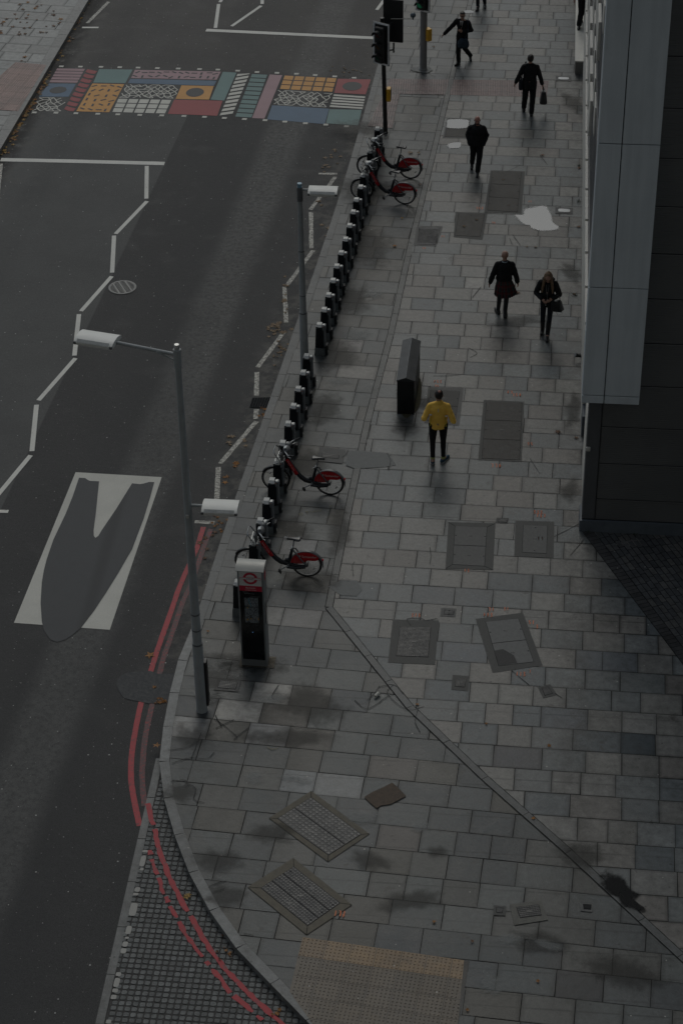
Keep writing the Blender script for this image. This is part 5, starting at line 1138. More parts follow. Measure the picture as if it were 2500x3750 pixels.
cover('small_cover', 'small square iron cover below the tilted concrete cover', C6, [(510, 744), (588, 750), (580, 818), (503, 812)], [(525, 760), (572, 764), (566, 802), (520, 798)], m_concd, m_irond, 1, 'grid', nx=6, holes=False)
cover('small_cover', 'small diamond-turned iron cover set in cracked stones', C6, [(900, 800), (957, 786), (990, 836), (925, 852)], [(918, 805), (950, 797), (970, 830), (932, 840)], m_concd, m_irond, 1, holes=False)
cover('small_cover', 'small oblong iron cover beside the base of the nearest lamp post', C5, [(1000, 760), (1108, 770), (1095, 822), (984, 812)], [(1012, 770), (1094, 778), (1083, 812), (1000, 804)], m_iron, m_irond, 1, 'grid', nx=9)
cover('small_cover', 'oblong iron cover in a paler stone, right of the bicycle with the turned saddle', ZA, [(1060, 145), (1428, 186), (1382, 388), (1018, 350)], [(1095, 232), (1345, 262), (1330, 325), (1085, 300)], m_conc, m_irond, 1, 'grid', nx=9)
cover('small_cover', 'iron cover surrounded by broken pale stones, left of the oily patch', ZB, [(715, 320), (940, 292), (992, 432), (748, 470)], [(760, 340), (925, 322), (945, 400), (790, 420)], M('broken_pale_stone', (.17, .165, .145), .8, var=.25, scale=9, bump=.4), m_irond, 1, 'grid', nx=9)
cover('small_cover', 'tiny square iron cover left of the one in broken stones', ZB, [(600, 326), (690, 335), (683, 402), (600, 398)], [(618, 340), (670, 345), (665, 385), (618, 382)], m_concd, m_irond, 1, holes=False)
cover('small_cover', 'tiny square dark cover between the broken stones and the oily patch', ZB, [(1215, 308), (1310, 316), (1305, 376), (1222, 368)], [(1240, 318), (1302, 322), (1298, 360), (1245, 356)], m_conc, m_gap, 1, holes=False)
mb = MB(); mb.face([(x, y, .0172) for x, y in ccw([Z9(*p)[:2] for p in [(1398, 48), (1460, 100), (1532, 176), (1420, 236), (1385, 255), (1290, 268), (1250, 295), (1185, 240), (1132, 186), (1215, 135), (1320, 90)]])]); mb.build('rusty_patch', m_rust, kind='structure')
# drains in the road
c = C3(563, 142, RZ); rr = (C3(628, 142, RZ) - c).length
dr = thing('drain_cover', 'round slotted iron drain cover in the carriageway', 'cover', (c.x, c.y, RZ + .006))
mb = MB(); mb.ring((0, 0, .004), rr - .03, .03, 0, 40, 6, 'Z', .25); mb.prism([(rr * .93 * math.cos(k * .2), rr * .93 * math.sin(k * .2)) for k in range(31)], -.004, .002, 1); mb.build('frame', [M('pale_worn_iron', (.17, .17, .165), .5, .2, var=.2), m_gap], dr)
mb = MB()
for k in range(-5, 6):
    y = k * rr * .165; h = math.sqrt(max(0, (rr * .88) ** 2 - y * y))
    mb.box((0, y, .006), (2 * h, rr * .075, .008), 0, None)
for x in (-rr * .45, 0, rr * .45): h = math.sqrt((rr * .88) ** 2 - x * x); mb.box((x, 0, .0065), (rr * .12, 2 * h, .0085))
o = mb.build('grating', M('pale_worn_iron', (.17, .17, .165), .5), dr); o.rotation_euler = (0, 0, rad(28))
g0 = [C3(1160, 652, RZ), C3(1246, 650, RZ), C3(1226, 696, RZ), C3(1148, 692, RZ)]; gc = sum(g0, Vector()) / 4
gg = thing('gully_grate', 'square iron gully grate breaking the kerbside zigzag line', 'cover', (gc.x, gc.y, RZ + .006))
mb = MB(); mb.prism([(p - gc)[:2] for p in g0], -.004, .001); mb.build('frame', m_gap, gg)
mb = MB(); I = [p - gc for p in g0]
for k in range(8):
    for (a, b, c_, d_) in ((0, 1, 3, 2), (0, 3, 1, 2)):
        t_ = k / 7; p, q_ = I[a].lerp(I[b], t_), I[c_].lerp(I[d_], t_); p.z = q_.z = .006; mb.tube([p, q_], .012, 0, 4)
mb.build('bars', M('gully_iron', (.07, .07, .07), .5, .2), gg)
# ground lights by the wall
for i, (f, x, y, lab) in enumerate(((C2, 1018, 363, 'white oval light set in the paving beside the stone doorstep'), (C2, 1021, 970, 'white oval light set in the paving beside the largest puddle'))):
    c = f(x, y); gl = thing('ground_light', lab, 'light', (c.x, c.y, .012), group='ground lights along the wall')
    mb = MB(); mb.box((0, 0, .002), (.44, .34, .008), bev=.003); mb.build('frame', m_conc if i == 0 else m_irond, gl)
    mb = MB(); mb.prism([(.15 * math.copysign(abs(math.cos(t)) ** .5, math.cos(t)), .085 * math.copysign(abs(math.sin(t)) ** .5, math.sin(t))) for t in [k * math.pi / 12 for k in range(24)]], .004, .014); mb.build('lens', M('milky_lens', (.62, .62, .6), .15, spec=.7), gl)
# cup on the ground
c = C6(162, 842); cup = thing('paper_cup', 'white paper cup lying on the cracked slabs by the stone channel', 'cup', (c.x, c.y, .04), rad(60))
mb = MB(); mb.tube([(-.05, 0, 0), (.05, 0, .004)], [.028, .038], 0, 16); mb.build('body', M('cup_white', (.55, .54, .48), .5), cup, smooth=True)
mb = MB(); mb.ring((.05, 0, .004), .038, .004, 0, 16, 6, 'X'); mb.build('rim', M('cup_white', (.55, .54, .48), .5), cup, smooth=True)
# small black thing on the facade near the ground
c = G(2060 + 125 * .4252, 500 + 1930 * .4252); wb = thing('wall_spotlight', 'small black spotlight fixed low on the building wall', 'light', (BX - .03, c.y, .12))
mb = MB(); mb.tube([(0, 0, 0), (-.12, -.04, .05)], [.03, .05], 0, 12); mb.build('lamp_body', m_black, wb, smooth=True)
mb = MB(); mb.tube([(-.118, -.04, .049), (-.128, -.043, .053)], .042, 0, 12); mb.build('lens', m_lens, wb)
mb = MB(); mb.box((.02, 0, -.03), (.03, .05, .12), bev=.005); mb.build('bracket', m_black, wb)
# white scraps
for px, lab in (((900 + 573 * .2551, 1600 + 1455 * .2551), 'crumpled white paper scrap on the slabs beyond the nearest bicycle'),):
    c = G(*px); mb = MB(); vs = [(random.uniform(-.05, .05), random.uniform(-.035, .035), random.uniform(0, .03)) for _ in range(9)]
    mb.mesh(vs, [[0, 1, 2], [1, 2, 3], [2, 3, 4], [3, 4, 5], [4, 5, 6], [5, 6, 7], [6, 7, 8], [0, 4, 7]]); o = mb.build('paper_scrap', M('scrap_white', (.5, .5, .48), .6)); o.location = (c.x, c.y, .016); tag(o, lab, 'litter')
# ------------------------------------------------------------------ fallen leaves
ml = [M('leaf_brown', (.16, .085, .045), .7, var=.3), M('leaf_orange', (.30, .14, .04), .7, var=.3), M('leaf_tan', (.26, .19, .12), .75, var=.25), M('leaf_yellow', (.36, .23, .07), .7, var=.25)]
mb = MB(); rl = random.Random(11)
def leaf(p, z, s_, mi=None):
    a = rl.uniform(0, 6.28); n = 10; pts = []
    for k in range(n): r = s_ * ((1.0 if k % 2 == 0 else .42) * (1 if k != 5 else .7)); t = a + 2 * math.pi * k / n; pts.append((p[0] + r * math.cos(t), p[1] + r * math.sin(t), z + rl.uniform(0, .018)))
    c = (p[0], p[1], z + .004); mb.mesh([c] + pts, [[0, 1 + k, 1 + (k + 1) % n] for k in range(n)], rl.randrange(4) if mi is None else mi)
def cluster(f, x, y, sx_, sy_, n, z, s0=.05, s1=.09, mi=None):
    for _ in range(n): p = f(x + rl.gauss(0, sx_), y + rl.gauss(0, sy_), z); leaf(p, z + .004, rl.uniform(s0, s1), mi)
for k in range(46):     # far-left pavement
    x, y = rl.uniform(-20, 230), rl.uniform(0, 135) if rl.random() < .8 else rl.uniform(0, 250)
    if x < 318 - y * .6 - 20: leaf(G(x, y), .006, rl.uniform(.05, .11), rl.choice([0, 0, 0, 1]))
for k in range(75): t = rl.random(); x, y = 330 - t * 330, t * 545; leaf(G(x + abs(rl.gauss(0, 12)) + 3, y, RZ), RZ + .004, rl.uniform(.04, .09), rl.choice([0, 1, 2, 3, 3, 1]))
for k in range(60): t = rl.random() ** .6; x, y = 190 - t * 190, 250 + t * 320; leaf(G(x + abs(rl.gauss(0, 10)) + 3, y, RZ), RZ + .006, rl.uniform(.04, .09), rl.choice([1, 2, 3, 3, 1]))
cluster(C3, 1278, 335, 20, 18, 26, RZ, mi=2); cluster(C3, 1285, 435, 18, 22, 22, RZ, .03, .06, 2); cluster(C3, 1310, 190, 10, 60, 10, RZ, mi=2); cluster(C3, 1100, 840, 40, 20, 7, RZ, mi=2); cluster(C3, 1080, 960, 30, 30, 8, RZ, mi=1)
cluster(C3, 1200, 720, 15, 15, 5, RZ, mi=1); cluster(C1, 1530, 740, 25, 30, 12, RZ, mi=2); cluster(C1, 1500, 960, 30, 90, 12, RZ, mi=2); cluster(C2, 60, 330, 60, 18, 14, RZ, .03, .06, 2); cluster(C2, 250, 15, 40, 15, 10, RZ, .03, .06, 2)
cluster(C5, 740, 865, 18, 12, 10, RZ, .03, .06, 1); cluster(C5, 1010, 40, 25, 20, 10, RZ, .04, .06, 1); cluster(C5, 690, 655, 2, 2, 1, RZ, .10, .11, 1); cluster(C5, 705, 795, 3, 3, 1, RZ, .05, .06, 1); cluster(C5, 960, 150, 20, 60, 6, RZ, mi=0)
cluster(C7, 868, 595, 6, 5, 3, RZ + .02, .06, .09, 3); cluster(C7, 1040, 855, 12, 8, 4, RZ + .02, .03, .05, 1); cluster(C7, 1275, 1130, 14, 8, 4, RZ + .02, .03, .05, 1); cluster(C7, 1020, 820, 40, 30, 6, RZ + .02, .02, .04, 0)
for f, x, y, s_, mi in ((C2, 315, 703, .1, 2), (C2, 355, 705, .07, 2), (C2, 360, 850, .06, 2), (C2, 277, 1005, .05, 3), (C2, 245, 1133, .07, 1), (C2, 240, 1132, .05, 1), (C2, 890, 1138, .06, 2), (C2, 850, 1135, .05, 2), (C2, 562, 1043, .07, 2), (C2, 620, 1014, .05, 2), (C2, 742, 828, .05, 2), (C2, 921, 715, .08, 0), (C2, 422, 217, .06, 2),
                        (C4, 808, 168, .09, 0), (C4, 992, 808, .09, 0), (C4, 1078, 835, .07, 0), (C4, 1068, 175, .05, 0), (C5, 720, 1070, .08, 1), (C5, 955, 545, .04, 1), (C6, 952, 1070, .05, 1), (C6, 664, 970, .04, 1), (C6, 348, 882, .05, 1), (C8, 880, 238, .05, 1), (C8, 901, 986, .045, 1), (C8, 424, 713, .045, 1), (C8, 578, 1118, .04, 1), (C8, 600, 803, .04, 0), (C2, 1090, 775, .07, 0), (C2, 1088, 1045, .07, 0)):
    leaf(f(x, y), .018, s_, mi)
o = mb.build('fallen_leaves', ml, kind='stuff')
# tiny weeds along the base of the wall
mb = MB()
for px in [(2060 + 100 * .4252, 500 + 1372 * .4252), (2195, 1935), (2150, 1948), (2205, 1940), (2118, 610), (2116, 740), (2320, 1958)]:
    c = G(*px)
    for _ in range(26):
        a, l_ = rl.uniform(0, 6.28), rl.uniform(.03, .1); x, y = c.x + rl.gauss(0, .03), c.y + rl.gauss(0, .03)
        mb.face([(x, y, .01), (x + .008, y, .01), (x + l_ * math.cos(a), y + l_ * math.sin(a), .02 + rl.uniform(.01, .09))])
mb.build('weeds', M('weed_green', (.045, .06, .025), .8), kind='stuff')
# ------------------------------------------------------------------ people
def organic(name, prims, voxel, mat, parent, it=3, wr=0., wscale=9., seed=0):
    """one continuous surface grown round tapered limbs and ellipsoids"""
    mb = MB()
    for p in prims:
        if p[0] == 'c':
            a, b, r0, r1 = Vector(p[1]), Vector(p[2]), p[3], p[4]; d_ = (b - a).normalized() if (b - a).length > 1e-6 else Vector((0, 0, 1)); pts = []; rs = []
            for k in range(4): t = math.pi / 2 * k / 4; pts.append(a - d_ * r0 * math.cos(t)); rs.append(max(.0015, r0 * math.sin(t)))
            pts += [a, b]; rs += [r0, r1]
            for k in range(1, 5): t = math.pi / 2 * k / 4; pts.append(b + d_ * r1 * math.sin(t)); rs.append(max(.0015, r1 * math.cos(t)))
            mb.tube(pts, rs, 0, 12)
        elif p[0] == 'e':
            mb.ell(p[1], p[2], 0, 16, 12, Euler([rad(x) for x in p[3]]).to_matrix() if len(p) > 3 else None)
        elif p[0] == 'b':
            mb.box(p[1], p[2], 0, Euler([rad(x) for x in p[3]]).to_matrix() if len(p) > 3 else None)
    o = mb.build(name, mat)
    m = o.modifiers.new('r', 'REMESH'); m.mode = 'VOXEL'; m.voxel_size = voxel; m.use_smooth_shade = True
    if it: m = o.modifiers.new('s', 'SMOOTH'); m.factor = .5; m.iterations = it
    dg = bpy.context.evaluated_depsgraph_get(); me = bpy.data.meshes.new_from_object(o.evaluated_get(dg))
    old = o.data; o.modifiers.clear(); o.data = me; bpy.data.meshes.remove(old)
    if wr:
        me.calc_loop_triangles(); nn = [v.normal.copy() for v in me.vertices]; sv_ = Vector((seed, seed * 1.7, 0))
        for v, n_ in zip(me.vertices, nn):
            q_ = Vector((v.co.x * wscale * .8, v.co.y * wscale * .8, v.co.z * wscale * 1.5)) + sv_
            v.co += n_ * (wr * (mn.noise(q_) + .6 * mn.noise(q_ * 2.3)))
    for pl in me.polygons: pl.use_smooth = True
    o.parent = parent; return o
def V(*a): return Vector(a)
def hand(c, d_, side, curl=.5, palm_n=None):
    """palm, four unequal bent fingers and a thumb; d_ points from wrist to fingers"""
    c = Vector(c); d_ = Vector(d_).normalized(); n_ = Vector(palm_n or (side, 0, 0)); n_ = (n_ - d_ * n_.dot(d_)).normalized(); w_ = d_.cross(n_).normalized()
    if w_.y < 0: w_ = -w_      # thumb side faces forward
    P = [('c', c, c + d_ * .05, .024, .027)]
    for k in (-1.5, -.5, .5, 1.5): P.append(('c', c + d_ * .02 + w_ * k * .011, c + d_ * .078 + w_ * k * .018, .014, .011))
    for k, ln_ in zip((-1.5, -.5, .5, 1.5), (.058, .072, .078, .068)):
        b = c + d_ * .08 + w_ * k * .019; m_ = b + d_ * ln_ * .45 - n_ * curl * .012; e = m_ + (d_ * (1 - curl) - n_ * curl).normalized() * ln_ * .5
        P += [('c', b, m_, .0098, .009), ('c', m_, e, .009, .0075)]
    t0 = c + d_ * .022 + w_ * .026; t1 = t0 + (d_ * .55 + w_ * .75).normalized() * .036; t2 = t1 + (d_ * .9 + w_ * .2 - n_ * .2).normalized() * .03
    return P + [('c', t0, t1, .0125, .011), ('c', t1, t2, .011, .0085)]
def headprims(h, pitch=0., yaw=0., big=1.):
    """h: centre of the skull; face looks along +Y turned by yaw, tipped forward by pitch degrees"""
    R_ = Matrix.Rotation(rad(yaw), 3, 'Z') @ Matrix.Rotation(rad(-pitch), 3, 'X'); T = lambda x, y, z: Vector(h) + R_ @ Vector((x, y, z)); e = (-pitch, 0, yaw); k = big
    return [('e', T(0, -.008, .018), (.077 * k, .096 * k, .092 * k), e), ('e', T(0, .02, -.04), (.060 * k, .074 * k, .070 * k), e), ('e', T(0, .052, -.082), (.034 * k, .034 * k, .028 * k), e), ('c', T(0, .088, -.0), T(0, .107, -.032), .009, .014),
            ('c', T(-.034, .076, .02), T(.034, .076, .02), .012, .012), ('c', T(-.018, .086, -.062), T(.018, .086, -.062), .0075, .0075), ('e', T(-.079 * k, -.002, -.012), (.011, .020, .031), e), ('e', T(.079 * k, -.002, -.012), (.011, .020, .031), e)], T
m_skin = M('skin', (.40, .235, .175), .5, var=.08, scale=20); m_skinr = M('ruddy_skin', (.42, .20, .155), .42, var=.1, scale=20)
m_coat = M('black_wool', (.014, .0145, .016), .85, var=.25, scale=12, bump=.3, bscale=90, spec=.25); m_navy = M('dark_navy_cloth', (.013, .016, .024), .8, var=.25, scale=12, spec=.25); m_shoe = M('black_shoe_leather', (.012, .012, .012), .35); m_trou = M('charcoal_trousers', (.013, .0135, .015), .85, var=.25, scale=10, spec=.25)
m_hair = M('dark_hair', (.018, .013, .010), .5, var=.4, scale=60); m_eye = M('eye_dark', (.02, .015, .012), .2)
def foot_prims(ank, toe, r=.042, flat=True):
    """ank: ankle, toe: xy direction; sole on the ground when flat, otherwise tipped on the toes"""
    a = Vector(ank); t = Vector((toe[0], toe[1], 0)).normalized()
    if flat: heel = a - t * .05 + Vector((0, 0, -a.z + .035)); ball = a + t * .13 + Vector((0, 0, -a.z + .03)); tip = a + t * .19 + Vector((0, 0, -a.z + .026))
    else: ball = Vector((a.x, a.y, 0)) + t * .05 + Vector((0, 0, .03)); tip = ball + t * .06; heel = a - t * .055 + Vector((0, 0, -.03))
    return [('c', a, heel.lerp(a, .3), .042, .04), ('c', heel, ball, .036, .042), ('c', ball, tip, .042, .03), ('c', a, ball.lerp(a, .45), .04, .038)]
def person(label, px, facing, height, hipz, hips, knees, ankles, toes, flats, chest, should, elbows, wrists, headc, pitch=0., yaw=0., skin=None, hands=None, legr=(.092, .062, .048), torso=(.165, .115), coat=None, cuts=None):
    pass
class Body:
    """joint table in metres for a 1.76 m figure facing +Y"""
    def __init__(s, label, px, face, h=1.76, skin=m_skin, z=0.):
        p = G(*px); s.k = h / 1.76; s.root_loc = (p.x, p.y, z + .012); s.face = face; s.skin = skin; s.label = label
        s.hip = [V(-.095, 0, .93), V(.095, 0, .93)]; s.knee = [V(-.10, .02, .50), V(.10, .02, .50)]; s.ank = [V(-.10, -.02, .09), V(.10, -.02, .09)]; s.toe = [(-.15, 1), (.15, 1)]; s.flat = [True, True]
        s.pel = V(0, 0, .98); s.chest = V(0, 0, 1.28); s.neck = V(0, 0, 1.46); s.head = V(0, .02, 1.62)
        s.sh = [V(-.17, 0, 1.385), V(.17, 0, 1.385)]; s.el = [V(-.25, -.03, 1.13), V(.25, -.03, 1.13)]; s.wr = [V(-.27, .05, .87), V(.27, .05, .87)]; s.hd = [None, None]
        s.pitch = 0; s.yaw = 0; s.hands = [True, True]; s.curl = .5; s.w = 1.; s.hbig = 1.
    def build(s):
        w = s.w; P, T = headprims(s.head, s.pitch, s.yaw, s.hbig); s.T = T
        P += [('c', s.neck - V(0, 0, .03), s.head - V(0, .015, .07), .056, .052), ('e', s.chest, (.155 * w, .105 * w, .19)), ('e', s.pel, (.15 * w, .11 * w, .14)), ('c', s.pel, s.chest, .12 * w, .125 * w), ('c', s.sh[0], s.sh[1], .055, .055), ('c', s.sh[0], s.neck, .05, .05), ('c', s.sh[1], s.neck, .05, .05)]
        for i in (0, 1):
            P += [('c', s.hip[i], s.knee[i], .076 * w, .048), ('c', s.knee[i], s.knee[i].lerp(s.ank[i], .35), .048, .048), ('c', s.knee[i].lerp(s.ank[i], .35), s.ank[i], .048, .034), ('c', s.sh[i], s.el[i], .048, .038), ('c', s.el[i], s.wr[i], .037, .026)]
            P += foot_prims(s.ank[i], s.toe[i], flat=s.flat[i])
            if s.hands[i]:
                d_ = s.hd[i] or (s.wr[i] - s.el[i]); P += hand(s.wr[i] + Vector(d_).normalized() * .015, d_, -1 if i == 0 else 1, s.curl)
        o = organic('person', P, .0075, s.skin, None, 2); o.location = s.root_loc; o.rotation_euler = (0, 0, rad(s.face)); o.scale = (s.k,) * 3
        tag(o, s.label, 'person', 'pedestrians on the pavement'); s.o = o
        for sg in (-1, 1):
            e = MB(); e.ell(T(sg * .030, .083, .002), (.013, .008, .007), 0, 10, 6); e.build('eye', m_eye, o)
        return o
    def trousers(s, mat, r=(.105, .078, .066), wr=.006, top=1.0):
        P = [('e', s.pel - V(0, 0, .04), (.150 * s.w, .112 * s.w, .11))]
        for i in (0, 1): P += [('c', s.hip[i], s.knee[i], r[0] * s.w, r[1]), ('c', s.knee[i], s.ank[i] + V(0, 0, .01), r[1], r[2])]
        return organic('trousers', P, .012, mat, s.o, 2, wr, 10., 2.)
    def shoes(s, mat, grow=.008):
        for i in (0, 1):
            P = [(p[0], p[1], p[2], p[3] + grow, p[4] + grow) for p in foot_prims(s.ank[i] - V(0, 0, .015), s.toe[i], flat=s.flat[i])]
            organic('shoe', P, .009, mat, s.o, 1)
    def coat(s, mat, hem=.80, w=1., sleeve=(.068, .060, .048), wr=.008, name='coat', flare=.0, collar=True, hemw=None, cuff=.9):
        hw = (hemw or .18) * s.w * w; P = [('e', s.chest + V(0, 0, .0), (.19 * s.w * w, .135 * s.w * w, .20)), ('e', (s.pel + s.chest) / 2, (.175 * s.w * w, .135 * s.w * w, .2)), ('c', s.sh[0] - V(0, 0, .01), s.sh[1] - V(0, 0, .01), .066, .066), ('c', s.sh[0], s.neck - V(0, .01, .01), .06, .066), ('c', s.sh[1], s.neck - V(0, .01, .01), .06, .066)]
        for k in range(5):
            t = k / 4; z = s.pel.z + .06 - (s.pel.z + .06 - hem - .05) * t; P.append(('e', (s.pel.x, s.pel.y, z), (hw + flare * t, (.125 * s.w * w) + flare * t * .7, .07)))
        for i in (0, 1): P += [('c', s.sh[i], s.el[i], sleeve[0] * w, sleeve[1]), ('c', s.el[i], s.el[i].lerp(s.wr[i], cuff), sleeve[1], sleeve[2])]
        if collar: P += [('c', s.neck - V(.03, .02, .0), s.neck + V(.03, -.02, .012), .06, .06)]
        return organic(name, P, .012, mat, s.o, 2, wr, 9., 5.)
    def hair(s, mat, prims):
        T = s.T; e = (-s.pitch, 0, s.yaw)
        return organic('hair', [(p[0], T(*p[1]), p[2], e) if p[0] == 'e' else (p[0], T(*p[1]), T(*p[2]), p[3], p[4]) for p in prims], .008, mat, s.o, 1, .004, 40., 1.)
short = [('e', (0, -.03, .035), (.085, .095, .088)), ('e', (0, -.055, -.015), (.078, .065, .06))]
# the runner in yellow
b = Body('person seen from behind in a bright yellow running top and black leggings', (1400 + 880 * .2296, 1180 + 2235 * .2296), 0, 1.78)
b.w = 1.06; b.hip = [V(-.10, 0, .93), V(.10, 0, .93)]; b.knee = [V(-.115, .04, .51), V(.10, .07, .52)]; b.ank = [V(-.10, -.10, .14), V(.11, .02, .09)]; b.toe = [(-.05, 1), (.5, .9)]; b.flat = [False, True]
b.sh = [V(-.18, 0, 1.38), V(.18, 0, 1.38)]; b.el = [V(-.285, -.10, 1.12), V(.31, -.10, 1.09)]; b.wr = [V(-.25, .13, 1.17), V(.26, .12, 1.12)]; b.head = V(0, .03, 1.63); b.curl = 1.; b.pitch = 6
b.build(); m_yj = M('bright_yellow_jersey', (1.0, .60, .11), .7, var=.07, scale=8, spec=.3); m_refl = M('reflective_strip', (.6, .62, .6), .3)
jk = b.coat(m_yj, hem=.85, sleeve=(.064, .060, .046), wr=.010, name='running_top', hemw=.178, cuff=.95); b.trousers(M('black_leggings', (.007, .007, .008), .6, spec=.3), (.098, .064, .046), .003)
def shoes2(b):
    for i in (0, 1):
        P = foot_prims(b.ank[i] - V(0, 0, .02), b.toe[i], flat=b.flat[i]); sh = organic('trainer', [(p[0], p[1], p[2], p[3] + .007, p[4] + .007) for p in P], .008, M('navy_trainer_mesh', (.015, .05, .085), .6, var=.5, scale=40), b.o, 1)
        q_ = [p for p in P[1:3]]; so = organic('sole', [(p[0], Vector(p[1]) - V(0, 0, .018), Vector(p[2]) - V(0, 0, .018), p[3] + .006, p[4] + .006) for p in q_], .008, M('white_sole', (.42, .44, .44), .5), sh, 1)
        mb = MB(); mb.tube([b.ank[i] + V(0, 0, -.01), b.ank[i] + V(0, 0, .05)], [.046, .047], 0, 14); mb.build('sock', M('lime_sock', (.40, .42, .16), .8), b.o, smooth=True)
shoes2(b)
mb = MB()
for x, z0, z1 in ((0, 1.33, 1.40),): mb.box((x, -.155, (z0 + z1) / 2), (.012, .02, z1 - z0), 0, Matrix.Rotation(rad(-10), 3, 'X'))
mb.box((-.155, -.128, 1.24), (.055, .03, .016), 0, Matrix.Rotation(rad(-35), 3, 'Z')); mb.box((.165, -.122, 1.22), (.055, .03, .016), 0, Matrix.Rotation(rad(38), 3, 'Z'))
mb.build('reflective_strip', m_refl, jk)
for sg in (-1, 1):
    mb = MB(); mb.tube([(sg * .150, -.128, 1.22), (sg * .155, -.115, 1.1), (sg * .16, -.10, .95)], .009, 0, 6); mb.build('side_seam', M('lime_seam', (.50, .44, .03), .7), jk)
b.hair(m_hair, short); mb = MB(); mb.ell(b.T(.012, -.075, .108), (.032, .03, .014), 0, 12, 6, Matrix.Rotation(rad(35), 3, 'X')); mb.build('bald_spot', m_skinr, b.o)
# the man in the kilt
b = Body('person with a bald head seen from behind in a black jacket and tartan kilt', (1740 + 460 * .2168, 900 + 1185 * .2168), 4, 1.72, m_skin)
b.w = 1.05; b.knee = [V(-.09, .06, .50), V(.07, .0, .50)]; b.ank = [V(-.11, .10, .10), V(.05, -.08, .10)]; b.toe = [(-.3, 1), (.15, 1)]; b.flat = [True, True]
b.el = [V(-.27, -.04, 1.12), V(.27, -.02, 1.12)]; b.wr = [V(-.325, .02, .89), V(.32, .05, .89)]; b.yaw = 22; b.build()
b.coat(m_coat, hem=.95, sleeve=(.072, .066, .058), wr=.008, name='jacket', hemw=.18, w=1.04, collar=False, cuff=.92)
def tartan():
    s = NT('tartan_wool'); v = s.co(); sp = s.n('SeparateXYZ'); s.l(v, sp.inputs[0]); an = s.math('MULTIPLY', s.math('ARCTAN2', sp.outputs[0], sp.outputs[1]), .20)
    def st(c, per, a, wd): return s.math('LESS_THAN', s.math('ABSOLUTE', s.math('SUBTRACT', s.math('FRACT', s.math('DIVIDE', s.math('ADD', c, a), per)), .5)), wd)
    c = s.mix(s.math('MULTIPLY', st(an, .13, 0, .22), .7), (.022, .032, .030), (.10, .008, .012)); c = s.mix(s.math('MULTIPLY', st(sp.outputs[2], .16, .02, .17), .6), c, (.11, .01, .014))
    c = s.mix(s.math('MULTIPLY', st(an, .065, .01, .06), .5), c, (.09, .11, .11)); c = s.mix(s.math('MULTIPLY', st(sp.outputs[2], .08, 0, .06), .5), c, (.06, .075, .075)); return s.fin(c, .85, 0, .25)
mb = MB(); n = 72; lv_ = [(1.0, .155, .125, .000), (.93, .185, .145, .003), (.80, .215, .175, .008), (.68, .228, .198, .012), (.585, .243, .212, .014)]; vs = []
for z, rx, ry, pl in lv_:
    for k in range(n):
        a = 2 * math.pi * k / n; t = (1.0 - z) / .41; f = 1 + (.20 * t * max(0, math.cos(a - .25)) ** 3); pr_ = pl * (1 if k % 3 == 0 else (-.6 if k % 3 == 1 else 0)); vs.append(((rx * f + pr_) * math.cos(a) + .03 * t, (ry + pr_) * math.sin(a) - .01 * t, z + (.025 * t * max(0, math.cos(a)))))
fs = [[r * n + k, r * n + (k + 1) % n, (r + 1) * n + (k + 1) % n, (r + 1) * n + k][::-1] for r in range(4) for k in range(n)]
mb.mesh(vs, fs); kl = mb.build('kilt', tartan(), b.o, smooth=False); sm = kl.modifiers.new('t', 'SOLIDIFY'); sm.thickness = .008
for i in (0, 1): organic('sock', [('c', b.knee[i] - V(0, 0, .03), b.ank[i], .062, .045)], .01, M('charcoal_sock', (.022, .024, .026), .9), b.o, 1)
b.shoes(m_shoe)
mb = MB(); mb.ring((0, -.012, 1.475), .062, .013, 0, 20, 6, 'Z'); mb.build('shirt_collar', M('pale_blue_cotton', (.35, .42, .46), .7), b.o, smooth=True)
organic('beard', [('e', b.T(0, .05, -.08), (.045, .04, .035))], .008, M('grey_brown_beard', (.07, .055, .045), .8), b.o, 1)
# the woman
b = Body('person with long fair hair looking down, black parka and a black bag on one arm', (1740 + 1180 * .2168, 900 + 1528 * .2168), 176, 1.74)
b.w = .9; b.hip = [V(-.085, 0, .93), V(.085, 0, .93)]; b.knee = [V(-.075, .05, .50), V(.08, .04, .50)]; b.ank = [V(-.05, .10, .10), V(.085, -.12, .12)]; b.toe = [(-.05, 1), (.1, 1)]; b.flat = [True, False]
b.sh = [V(-.165, 0, 1.40), V(.165, 0, 1.40)]; b.el = [V(-.27, .0, 1.12), V(.265, -.03, 1.12)]; b.wr = [V(-.12, .20, 1.10), V(.10, .2, 1.07)]; b.head = V(0, .07, 1.585); b.pitch = 38; b.curl = .9; b.build()
pk = b.coat(m_coat, hem=.80, sleeve=(.070, .066, .052), wr=.010, name='parka', hemw=.165, w=1.02, cuff=.92); b.trousers(m_navy, (.085, .060, .050), .003)
for i in (0, 1): organic('boot', [('c', b.ank[i].lerp(b.knee[i], .72), b.ank[i] - V(0, 0, .02), .062, .05)] + [(p[0], p[1], p[2], p[3] + .007, p[4] + .007) for p in foot_prims(b.ank[i] - V(0, 0, .015), b.toe[i], flat=b.flat[i])], .009, m_shoe, b.o, 1)
organic('hood', [('e', (0, -.08, 1.46), (.15, .085, .07)), ('c', (-.10, -.05, 1.47), (-.08, .03, 1.46), .045, .03), ('c', (.10, -.05, 1.47), (.08, .03, 1.46), .045, .03)], .012, m_coat, pk, 2, .006)
m_fair = M('fair_brown_hair', (.20, .125, .070), .5, var=.45, scale=40)
